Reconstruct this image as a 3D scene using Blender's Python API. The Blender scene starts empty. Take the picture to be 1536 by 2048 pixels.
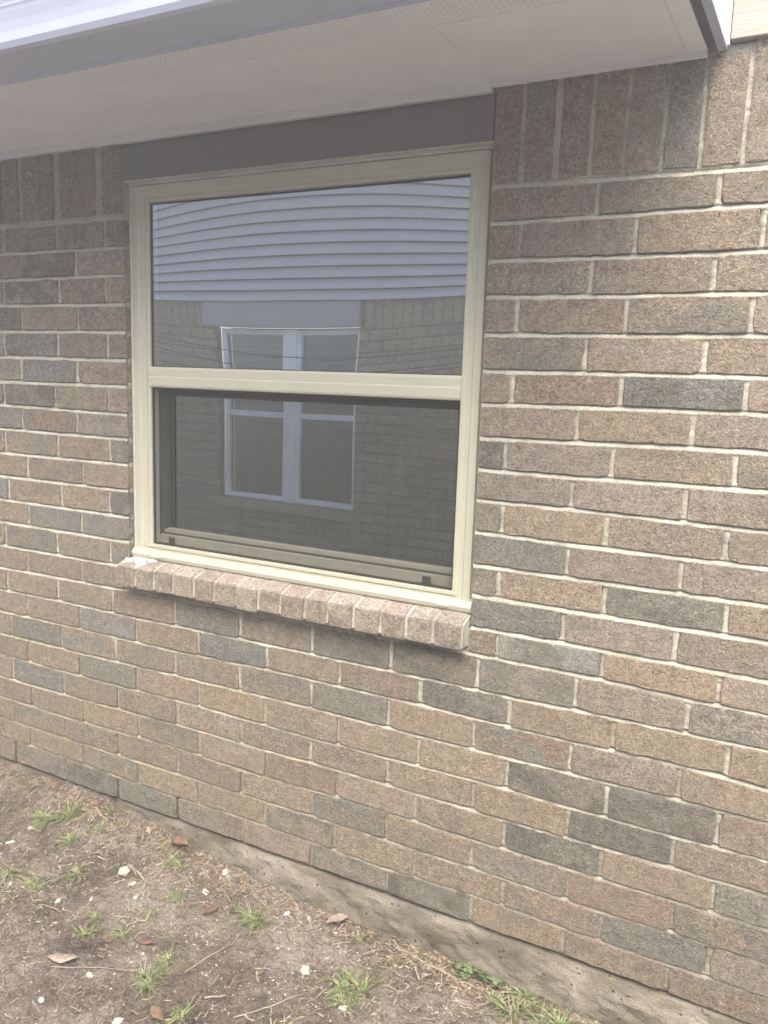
import bpy, math, random
import numpy as np
from mathutils import Matrix, Vector, noise as mnoise

# ------------------------------------------------------------------ camera, world, sun, exposure
scene = bpy.context.scene
COL = scene.collection
cam_data = bpy.data.cameras.new('camera')
cam = bpy.data.objects.new('camera', cam_data)
COL.objects.link(cam)
cam_data.sensor_fit = 'VERTICAL'
cam_data.sensor_height = 36.0
cam_data.lens = 36.0 * 1667.7 / 2048.0
cam_data.clip_start = 0.02
cam_data.clip_end = 500.0
right = Vector((0.88162, 0.47091, 0.03136)); down = Vector((0.10195, -0.12515, -0.98689)); fwd = Vector((-0.46081, 0.87326, -0.15834))
m = Matrix.Identity(4)
for i in range(3):
    m[i][0] = right[i]; m[i][1] = -down[i]; m[i][2] = -fwd[i]
m[0][3], m[1][3], m[2][3] = 2.3879, -1.8358, 1.3711
cam.matrix_world = m
scene.camera = cam

SUN_EL, SUN_AZ = math.radians(57), math.radians(155)      # azimuth clockwise from +Y
world = bpy.data.worlds.new('World'); scene.world = world; world.use_nodes = True
wn = world.node_tree; wn.nodes.clear()
sky = wn.nodes.new('ShaderNodeTexSky'); sky.sky_type = 'NISHITA'; sky.sun_disc = False
sky.sun_elevation = SUN_EL; sky.sun_rotation = SUN_AZ
sky.air_density = 0.9; sky.dust_density = 5.0; sky.ozone_density = 1.1
bg = wn.nodes.new('ShaderNodeBackground'); bg.inputs['Strength'].default_value = 0.15
wo = wn.nodes.new('ShaderNodeOutputWorld')
wn.links.new(sky.outputs[0], bg.inputs[0]); wn.links.new(bg.outputs[0], wo.inputs[0])
sd = bpy.data.lights.new('sun', 'SUN'); sd.energy = 1.5; sd.angle = math.radians(50); sd.color = (1.0, 0.90, 0.75)
sun = bpy.data.objects.new('sun', sd); COL.objects.link(sun)
sv = Vector((math.cos(SUN_EL) * math.sin(SUN_AZ), math.cos(SUN_EL) * math.cos(SUN_AZ), math.sin(SUN_EL)))
sun.rotation_euler = sv.to_track_quat('Z', 'Y').to_euler(); sun.location = (3, -4, 6)
scene.view_settings.view_transform = 'Standard'; scene.view_settings.look = 'None'
scene.view_settings.gamma = 1.0; scene.view_settings.exposure = 1.95
scene.render.engine = 'CYCLES'
scene.cycles.max_bounces = 8; scene.cycles.volume_bounces = 2; scene.cycles.diffuse_bounces = 4; scene.cycles.transparent_max_bounces = 12
scene.cycles.caustics_reflective = False; scene.cycles.caustics_refractive = False
scene.cycles.use_denoising = True

rng = random.Random(7); nr = np.random.default_rng(11)

# ------------------------------------------------------------------ helpers
def mesh_obj(name, verts, faces, mat=None, parent=None, smooth=False):
    me = bpy.data.meshes.new(name)
    me.from_pydata([tuple(v) for v in verts], [], faces); me.update()
    if mat: me.materials.append(mat)
    if smooth: me.polygons.foreach_set('use_smooth', [True] * len(me.polygons))
    o = bpy.data.objects.new(name, me); COL.objects.link(o)
    if parent: o.parent = parent
    return o
def empty(name, loc, label, cat, group=None):
    o = bpy.data.objects.new(name, None); COL.objects.link(o); o.location = loc; o.empty_display_size = .1
    o['label'] = label; o['category'] = cat
    if group: o['group'] = group
    return o
def tag(o, label, cat, group=None):
    o['label'] = label; o['category'] = cat
    if group: o['group'] = group
    return o
def box_vf(x0, x1, y0, y1, z0, z1):
    v = [(x0,y0,z0),(x1,y0,z0),(x1,y1,z0),(x0,y1,z0),(x0,y0,z1),(x1,y0,z1),(x1,y1,z1),(x0,y1,z1)]
    f = [(0,3,2,1),(4,5,6,7),(0,1,5,4),(1,2,6,5),(2,3,7,6),(3,0,4,7)]
    return v, f
class MB:
    def __init__(s): s.v = []; s.f = []
    def add(s, v, f):
        n = len(s.v); s.v += [tuple(a) for a in v]; s.f += [tuple(i + n for i in q) for q in f]; return s
    def box(s, *a): return s.add(*box_vf(*a))
    def build(s, name, mat, parent=None, smooth=False, bevel=0):
        o = mesh_obj(name, s.v, s.f, mat, parent, smooth)
        if bevel:
            b = o.modifiers.new('bevel', 'BEVEL'); b.width = bevel; b.segments = 2; b.limit_method = 'ANGLE'
        return o
def extrude_x(profile, x0, x1, mitre0=0, mitre1=0, closed=True):
    """profile: list of (y,z), swept along x."""
    n = len(profile)
    v = [(x0, y, z) for y, z in profile] + [(x1, y, z) for y, z in profile]
    f = [(i, (i + 1) % n, n + (i + 1) % n, n + i) for i in range(n if closed else n - 1)]
    if closed: f += [tuple(range(n - 1, -1, -1)), tuple(range(n, 2 * n))]
    return v, f
def frame_ring(x0, x1, z0, z1, prof):
    """mitred rectangular ring; prof: closed list of (inset, y)."""
    n = len(prof); v = []
    for cx, cz, sx, sz in ((x0,z0,1,1),(x1,z0,-1,1),(x1,z1,-1,-1),(x0,z1,1,-1)):
        v += [(cx + sx * i, y, cz + sz * i) for i, y in prof]
    f = []
    for c in range(4):
        a, b = c * n, ((c + 1) % 4) * n
        for i in range(n):
            j = (i + 1) % n
            f.append((a + i, a + j, b + j, b + i))
    return v, f

# node helpers
def new_mat(name, rough=.8, spec=.3):
    mt = bpy.data.materials.new(name); mt.use_nodes = True
    nt = mt.node_tree; b = nt.nodes['Principled BSDF']
    b.inputs['Roughness'].default_value = rough; b.inputs['Specular IOR Level'].default_value = spec
    return mt, nt, b
def nd(nt, t, **kw):
    n = nt.nodes.new(t)
    for k, v in kw.items():
        if k in n.inputs: n.inputs[k].default_value = v
        else: setattr(n, k, v)
    return n
def L(nt, a, b): nt.links.new(a, b)
def pos(nt, scale=(1, 1, 1)):
    g = nt.nodes.new('ShaderNodeNewGeometry')
    mp = nt.nodes.new('ShaderNodeMapping'); mp.inputs['Scale'].default_value = scale
    L(nt, g.outputs['Position'], mp.inputs['Vector']); return mp.outputs[0]
def noise(nt, vec, scale, detail=3, rough=.55):
    n = nd(nt, 'ShaderNodeTexNoise', Scale=scale, Detail=detail, Roughness=rough); L(nt, vec, n.inputs['Vector']); return n.outputs['Fac']
def ramp(nt, fac, stops):
    r = nt.nodes.new('ShaderNodeValToRGB'); e = r.color_ramp.elements
    while len(e) < len(stops): e.new(.5)
    for i, (p, c) in enumerate(stops):
        e[i].position = p; e[i].color = (*c, 1) if len(c) == 3 else c
    L(nt, fac, r.inputs[0]); return r.outputs[0]
def maprange(nt, fac, a, b, c, d):
    n = nt.nodes.new('ShaderNodeMapRange'); n.clamp = True
    for k, v in zip(('From Min', 'From Max', 'To Min', 'To Max'), (a, b, c, d)): n.inputs[k].default_value = v
    L(nt, fac, n.inputs['Value']); return n.outputs[0]
def mix(nt, fac, a, b, blend='MIX'):
    n = nt.nodes.new('ShaderNodeMix'); n.data_type = 'RGBA'; n.blend_type = blend
    def put(s, v):
        if isinstance(v, (tuple, list)): s.default_value = (*v, 1) if len(v) == 3 else v
        elif isinstance(v, (int, float)): s.default_value = v
        else: L(nt, v, s)
    put(n.inputs['Factor'], fac); put(n.inputs['A'], a); put(n.inputs['B'], b); return n.outputs['Result']
def math_n(nt, op, a, b=0.0):
    n = nt.nodes.new('ShaderNodeMath'); n.operation = op
    for i, v in enumerate((a, b)):
        if isinstance(v, (int, float)): n.inputs[i].default_value = v
        else: L(nt, v, n.inputs[i])
    return n.outputs[0]
def bump(nt, b, h, strength, dist, prev=None):
    n = nd(nt, 'ShaderNodeBump', Strength=strength, Distance=dist); L(nt, h, n.inputs['Height'])
    if prev: L(nt, prev, n.inputs['Normal'])
    L(nt, n.outputs[0], b.inputs['Normal']); return n.outputs[0]

# ------------------------------------------------------------------ materials
def brick_material():
    mt, nt, b = new_mat('brick_clay', .92, .25)
    P = pos(nt)
    at = nd(nt, 'ShaderNodeVertexColor', layer_name='tone'); at2 = nd(nt, 'ShaderNodeVertexColor', layer_name='tone_b')
    big = noise(nt, pos(nt, (1, 1, 1.6)), 9, 3, .6)
    m = maprange(nt, big, .46, .58, 0, 1)
    c = mix(nt, m, at.outputs['Color'], at2.outputs['Color'])
    # patchy weathering
    pt = noise(nt, P, 38, 4, .65)
    c = mix(nt, 1.0, c, ramp(nt, pt, [(.25, (.74, .74, .73)), (.5, (1, 1, 1)), (.75, (1.24, 1.22, 1.18))]), 'MULTIPLY')
    # sandy grain
    gr = noise(nt, P, 240, 3, .85)
    c = mix(nt, 1.0, c, ramp(nt, gr, [(.30, (.38, .36, .33)), (.42, (.84, .83, .82)), (.56, (1.11, 1.11, 1.10)), (.70, (1.65, 1.62, 1.57))]), 'MULTIPLY')
    gr2 = noise(nt, P, 110, 2, .6)
    c = mix(nt, 1.0, c, ramp(nt, gr2, [(.32, (.80, .79, .78)), (.5, (1, 1, 1)), (.68, (1.2, 1.2, 1.19))]), 'MULTIPLY')
    # dark pits
    v = nd(nt, 'ShaderNodeTexVoronoi', Scale=120.0, Randomness=1.0); L(nt, P, v.inputs['Vector'])
    pit = maprange(nt, v.outputs['Distance'], .10, .26, 1, 0)
    gate = maprange(nt, noise(nt, P, 95, 1), .52, .62, 0, 1)
    pit = math_n(nt, 'MULTIPLY', pit, gate)
    c = mix(nt, math_n(nt, 'MULTIPLY', pit, .85), c, (.06, .053, .042))
    # lime specks
    v2 = nd(nt, 'ShaderNodeTexVoronoi', Scale=70.0, Randomness=1.0); L(nt, P, v2.inputs['Vector'])
    sp = maprange(nt, v2.outputs['Distance'], .06, .12, 1, 0)
    g2 = maprange(nt, noise(nt, P, 61, 0), .60, .66, 0, .8)
    c = mix(nt, math_n(nt, 'MULTIPLY', sp, g2), c, (.60, .58, .50))
    # thin mortar haze left on a few faces
    hz = maprange(nt, noise(nt, pos(nt, (1.0, 1, .55)), 17, 5, .72), .60, .80, 0, .50)
    c = mix(nt, hz, c, (.42, .41, .37))
    sk = maprange(nt, noise(nt, pos(nt, (1, 1, .8)), 5.5, 5, .75), .63, .74, 0, .55)
    c = mix(nt, sk, c, (.095, .090, .072))
    L(nt, c, b.inputs['Base Color'])
    h = math_n(nt, 'ADD', math_n(nt, 'MULTIPLY', noise(nt, P, 190, 4, .8), 1.3), math_n(nt, 'MULTIPLY', pit, -.8))
    h = math_n(nt, 'ADD', h, math_n(nt, 'MULTIPLY', pt, 1.2))
    bump(nt, b, h, 1.0, .009)
    return mt
def mortar_material():
    mt, nt, b = new_mat('mortar', .95, .2)
    P = pos(nt)
    n1 = noise(nt, P, 11, 3, .6)
    c = ramp(nt, n1, [(.30, (.30, .295, .235)), (.5, (.43, .425, .355)), (.7, (.50, .50, .435))])
    gp = nt.nodes.new('ShaderNodeNewGeometry'); sx = nt.nodes.new('ShaderNodeSeparateXYZ'); L(nt, gp.outputs['Position'], sx.inputs[0])
    # older, dirtier mortar in the lower courses; yellower at the lower left
    low = maprange(nt, math_n(nt, 'ADD', sx.outputs['Z'], math_n(nt, 'MULTIPLY', n1, .35)), .25, .95, 1, 0)
    c = mix(nt, math_n(nt, 'MULTIPLY', low, .65), c, (.27, .25, .19))
    lx = maprange(nt, sx.outputs['X'], .1, 1.5, 1, 0)
    c = mix(nt, math_n(nt, 'MULTIPLY', math_n(nt, 'MULTIPLY', lx, low), .5), c, (.46, .37, .22))
    pk = maprange(nt, sx.outputs['Z'], 1.0, 1.6, 0, .5)
    c = mix(nt, pk, c, (.41, .395, .335))
    gr = noise(nt, P, 260, 3, .7)
    c = mix(nt, 1.0, c, ramp(nt, gr, [(.3, (.60, .59, .56)), (.5, (1, 1, 1)), (.7, (1.1, 1.1, 1.08))]), 'MULTIPLY')
    dk = maprange(nt, noise(nt, P, 55, 3, .7), .60, .72, 0, .6)
    c = mix(nt, dk, c, (.15, .135, .10))
    L(nt, c, b.inputs['Base Color'])
    bump(nt, b, noise(nt, P, 260, 4, .7), .8, .003)
    return mt
def painted(name, col, rough=.45, spec=.4, var=.04, bscale=30, bstr=.08, streak=(1, 1, 1)):
    mt, nt, b = new_mat(name, rough, spec)
    n = noise(nt, pos(nt, streak), 8, 4, .6)
    c = mix(nt, 1.0, col, ramp(nt, n, [(.3, (1 - var,) * 3), (.7, (1 + var,) * 3)]), 'MULTIPLY')
    L(nt, c, b.inputs['Base Color'])
    bump(nt, b, noise(nt, pos(nt, streak), bscale, 3), bstr, .002)
    return mt
def soil_material():
    mt, nt, b = new_mat('soil', .97, .15)
    P = pos(nt)
    n1 = noise(nt, P, 5, 4, .6); n2 = noise(nt, P, 34, 5, .7); n3 = noise(nt, P, 150, 4, .8)
    c = ramp(nt, n1, [(.32, (.100, .085, .070)), (.48, (.170, .146, .123)), (.66, (.29, .258, .225))])
    c = mix(nt, .8, c, ramp(nt, n2, [(.28, (.45, .43, .41)), (.5, (1, 1, 1)), (.72, (1.5, 1.48, 1.45))]), 'MULTIPLY')
    c = mix(nt, .9, c, ramp(nt, n3, [(.32, (.38, .36, .34)), (.5, (1, 1, 1)), (.68, (1.7, 1.68, 1.62))]), 'MULTIPLY')
    v = nd(nt, 'ShaderNodeTexVoronoi', Scale=85.0, Randomness=1.0); L(nt, P, v.inputs['Vector'])
    s = maprange(nt, v.outputs['Distance'], .10, .17, 1, 0)
    gt = maprange(nt, noise(nt, P, 23, 2), .50, .60, 0, 1)
    s = math_n(nt, 'MULTIPLY', s, gt)
    c = mix(nt, math_n(nt, 'MULTIPLY', s, .85), c, (.62, .58, .52))
    L(nt, c, b.inputs['Base Color'])
    h = math_n(nt, 'ADD', math_n(nt, 'MULTIPLY', n2, 1.6), math_n(nt, 'MULTIPLY', n3, .6)); h = math_n(nt, 'ADD', h, math_n(nt, 'MULTIPLY', s, .3))
    bump(nt, b, h, 1.0, .016)
    return mt
def concrete_material():
    mt, nt, b = new_mat('concrete', .93, .2)
    P = pos(nt)
    n1 = noise(nt, pos(nt, (.5, 1, 1.3)), 10, 5, .65)
    c = ramp(nt, n1, [(.30, (.070, .064, .045)), (.47, (.135, .124, .096)), (.68, (.25, .232, .195))])
    n3 = noise(nt, P, 230, 3, .7)
    c = mix(nt, .9, c, ramp(nt, n3, [(.3, (.68, .67, .65)), (.5, (1, 1, 1)), (.7, (1.25, 1.25, 1.22))]), 'MULTIPLY')
    v = nd(nt, 'ShaderNodeTexVoronoi', Scale=60.0, Randomness=1.0); L(nt, P, v.inputs['Vector'])
    s = math_n(nt, 'MULTIPLY', maprange(nt, v.outputs['Distance'], .1, .25, 1, 0), maprange(nt, noise(nt, P, 40, 1), .55, .62, 0, 1))
    c = mix(nt, math_n(nt, 'MULTIPLY', s, .7), c, (.08, .07, .05))
    L(nt, c, b.inputs['Base Color'])
    h = math_n(nt, 'ADD', math_n(nt, 'MULTIPLY', n1, 1.5), math_n(nt, 'MULTIPLY', s, -.8)); h = math_n(nt, 'ADD', h, math_n(nt, 'MULTIPLY', n3, .35))
    bump(nt, b, h, 1.0, .008)
    return mt
def glass_material(name, refl, tint, trans=(.45, .48, .46)):
    """double glazing: a mirror-like share over a see-through share."""
    mt = bpy.data.materials.new(name); mt.use_nodes = True; nt = mt.node_tree; nt.nodes.clear()
    out = nt.nodes.new('ShaderNodeOutputMaterial')
    gl = nd(nt, 'ShaderNodeBsdfGlossy', Roughness=0.0); gl.inputs['Color'].default_value = (*tint, 1)
    tr = nt.nodes.new('ShaderNodeBsdfTransparent'); tr.inputs['Color'].default_value = (*trans, 1)
    lw = nd(nt, 'ShaderNodeLayerWeight', Blend=.35)
    fac = maprange(nt, lw.outputs['Fresnel'], 0, 1, refl, 1.0)
    mx = nt.nodes.new('ShaderNodeMixShader'); L(nt, fac, mx.inputs[0]); L(nt, tr.outputs[0], mx.inputs[1]); L(nt, gl.outputs[0], mx.inputs[2])
    L(nt, mx.outputs[0], out.inputs[0])
    return mt
def screen_material():
    mt = bpy.data.materials.new('insect_mesh'); mt.use_nodes = True; nt = mt.node_tree; nt.nodes.clear()
    out = nt.nodes.new('ShaderNodeOutputMaterial')
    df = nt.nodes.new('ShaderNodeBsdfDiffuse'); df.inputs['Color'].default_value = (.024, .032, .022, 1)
    tr = nt.nodes.new('ShaderNodeBsdfTransparent')
    # faint uneven weave
    wv = noise(nt, pos(nt, (1, 1, .15)), 40, 2); wh = noise(nt, pos(nt, (.08, 1, 1)), 60, 2)
    f = maprange(nt, math_n(nt, 'ADD', wv, wh), .7, 1.3, .70, .79)
    mx = nt.nodes.new('ShaderNodeMixShader'); L(nt, f, mx.inputs[0]); L(nt, df.outputs[0], mx.inputs[1]); L(nt, tr.outputs[0], mx.inputs[2])
    L(nt, mx.outputs[0], out.inputs[0])
    return mt
def leafy(name, stops, rough=.55, trans=.25):
    mt, nt, b = new_mat(name, rough, .3)
    oi = nt.nodes.new('ShaderNodeObjectInfo')
    n = noise(nt, pos(nt), 70, 3, .6)
    L(nt, ramp(nt, n, stops), b.inputs['Base Color'])
    return mt

M_BRICK = brick_material(); M_MORTAR = mortar_material()
M_FRAME = painted('cream_vinyl', (.445, .447, .355), .42, .4, .03, 90, .05, (1, 1, .2))
M_CAULK = painted('bronze_grey_caulk', (.50, .49, .44), .7, .2, .12, 160, .4)
M_PANEL = painted('brown_grey_coil_metal', (.135, .126, .126), .5, .4, .06, 12, .15, (.3, 1, 1))
M_SOFFIT = painted('soffit_aluminium', (.88, .91, .96), .55, .35, .04, 20, .15, (.6, 1, 1))
M_TRIM = painted('frieze_trim_paint', (.64, .66, .66), .6, .3, .10, 140, .5, (.35, 1, 1))
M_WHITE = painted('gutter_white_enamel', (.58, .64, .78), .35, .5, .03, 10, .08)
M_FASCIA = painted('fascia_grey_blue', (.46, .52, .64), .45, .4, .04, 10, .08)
M_DARK = painted('shadow_gap_trim', (.17, .165, .175), .6, .3, .05)
M_WOOD = painted('weathered_trim_board', (.40, .36, .31), .75, .25, .10, 60, .8, (.25, 1, 2.5))
M_SIDING = painted('pale_vinyl_siding', (.50, .51, .54), .55, .3, .03, 25, .15, (.3, 1, 1))
M_NWHITE = painted('white_window_paint', (.88, .92, .95), .4, .4, .02)
M_BLIND = painted('blind_slats', (.20, .26, .22), .6, .3, .03)
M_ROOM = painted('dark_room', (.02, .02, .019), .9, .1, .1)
M_BLACK = painted('black_plastic', (.03, .03, .028), .5, .3, .05)
M_GLASS_U = glass_material('window_glass', .50, (.88, .94, .95))
M_GLASS_L = glass_material('sash_glass', .60, (.92, .95, .97))
M_GLASS_N = glass_material('far_glass', .04, (.9, .95, .95), (.85, .9, .86))
M_SCREEN = screen_material()
M_SOIL = soil_material(); M_CONC = concrete_material()
M_GRASS = leafy('grass_blade', [(.35, (.075, .115, .040)), (.5, (.155, .205, .085)), (.68, (.30, .31, .15))])
M_STRAW = leafy('dry_grass', [(.35, (.19, .165, .12)), (.6, (.33, .29, .22))])
M_CLOVER = leafy('clover_leaf', [(.35, (.075, .115, .055)), (.6, (.15, .20, .10))])
M_LEAF_B = leafy('dead_leaf_brown', [(.35, (.115, .075, .05)), (.6, (.20, .135, .09))], .7)
M_LEAF_T = leafy('dead_leaf_tan', [(.35, (.22, .18, .14)), (.6, (.33, .28, .23))], .7)
M_STONE = leafy('white_stone', [(.35, (.34, .31, .26)), (.6, (.52, .49, .43))], .8)
M_TWIG = leafy('twig_bark', [(.35, (.17, .14, .11)), (.6, (.31, .26, .21))], .85)
M_CABLE = painted('cable_rubber', (.04, .04, .045), .6, .3, .05)

# ------------------------------------------------------------------ ground
VG = {}
def vnoise(X, Y, scale, seed, octaves=4, gain=.5):
    out = np.zeros_like(X); a = 1.0; tot = 0
    if seed not in VG:
        r = np.random.default_rng(seed); VG[seed] = [r.random((257, 257)) for _ in range(6)]
    for o in range(octaves):
        G = VG[seed][o]; s = scale * 2 ** o
        u = X * s; w = Y * s; iu = np.floor(u).astype(int); iw = np.floor(w).astype(int)
        fu = u - iu; fw = w - iw; fu = fu * fu * (3 - 2 * fu); fw = fw * fw * (3 - 2 * fw)
        iu %= 256; iw %= 256
        out += a * ((G[iu, iw] * (1 - fu) + G[iu + 1, iw] * fu) * (1 - fw) + (G[iu, iw + 1] * (1 - fu) + G[iu + 1, iw + 1] * fu) * fw)
        tot += a; a *= gain
    return out / tot - .5
def g_base(x, y):
    w = np.interp(x, [-1, .45, .8, 1.2, 1.55, 2.05, 2.7], [-.012, -.012, -.068, -.094, -.107, -.119, -.13])
    far = np.interp(x, [-1, .5, 1.2, 2.7], [-.06, -.075, -.10, -.13])
    k = np.clip(-y / .3, 0, 1); k = k * k * (3 - 2 * k)
    return w * (1 - k) + far * k
def g_full(x, y):
    x = np.asarray(x, float); y = np.asarray(y, float)
    near = ((x > -1.5) & (x < 4) & (y > -3)).astype(float)
    z = g_base(x, y) + .022 * vnoise(x + 50, y + 50, 3.1, 1, 3) + .022 * vnoise(x + 50, y + 50, 20, 2, 5, .70) * near
    return z
def axis(lo, hi, step, far):
    c = list(np.arange(lo, hi, step)); s = step; a = lo; left = []
    while a > -far: s *= 1.35; a -= s; left.append(a)
    s = step; b = c[-1]; rt = []
    while b < far: s *= 1.35; b += s; rt.append(b)
    return np.array(left[::-1] + c + rt)
xs = axis(-.45, 2.35, .0055, 18); ys = axis(-.80, .02, .0055, 18)
XX, YY = np.meshgrid(xs, ys, indexing='ij'); ZZ = g_full(XX, YY)
def grid_mesh(name, X, Y, Z, mat, parent=None, keep=None, smooth=True):
    n, k = X.shape; me = bpy.data.meshes.new(name)
    co = np.stack([X, Y, Z], -1).reshape(-1, 3)
    I = np.arange(n * k).reshape(n, k)
    q = np.stack([I[:-1, :-1], I[1:, :-1], I[1:, 1:], I[:-1, 1:]], -1)
    q = q[keep] if keep is not None else q.reshape(-1, 4)
    me.vertices.add(len(co)); me.vertices.foreach_set('co', co.ravel())
    me.loops.add(q.size); me.loops.foreach_set('vertex_index', q.ravel().astype(np.int32))
    me.polygons.add(len(q)); me.polygons.foreach_set('loop_start', np.arange(0, q.size, 4, dtype=np.int32))
    me.polygons.foreach_set('use_smooth', np.full(len(q), smooth))
    me.update(calc_edges=True); me.validate()
    me.materials.append(mat)
    o = bpy.data.objects.new(name, me); COL.objects.link(o)
    if parent: o.parent = parent
    return o
ground = grid_mesh('ground', XX, YY, ZZ, M_SOIL); ground['kind'] = 'structure'

# ------------------------------------------------------------------ brick wall
OX0, OX1, OZ0, OZ1 = .548, 1.664, .80, 2.0          # window opening
wall = empty('brick_wall', (1.1, .1, 0), 'brown and grey brick wall of the house around the cream window', 'wall')
wall.location = (0, 0, 0)

# concrete foundation, rough face below the lowest course
fx = np.concatenate([np.arange(-3, -.4, .08), np.arange(-.4, 2.5, .008), np.arange(2.5, 6, .08)]); ft = np.linspace(0, 1, 60)
FX, FT = np.meshgrid(fx, ft, indexing='ij')
edge = .004 * vnoise(FX + 9, FT * 0 + 3, 14, 5, 4, .6)
FZ = -.006 + edge - FT * .30
FY = .012 - .034 * np.minimum(FT * 3, 1) ** .6 * np.clip((FX - .2) / .8, .25, 1) - .028 * vnoise(FX + 5, FZ * 1.5 + 40, 13, 6, 5, .68)
FY[:, 0] = .06
found = grid_mesh('foundation', FX, FY, FZ, M_CONC); tag(found, 'rough grey concrete foundation edge under the lowest brick course', 'foundation')

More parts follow.
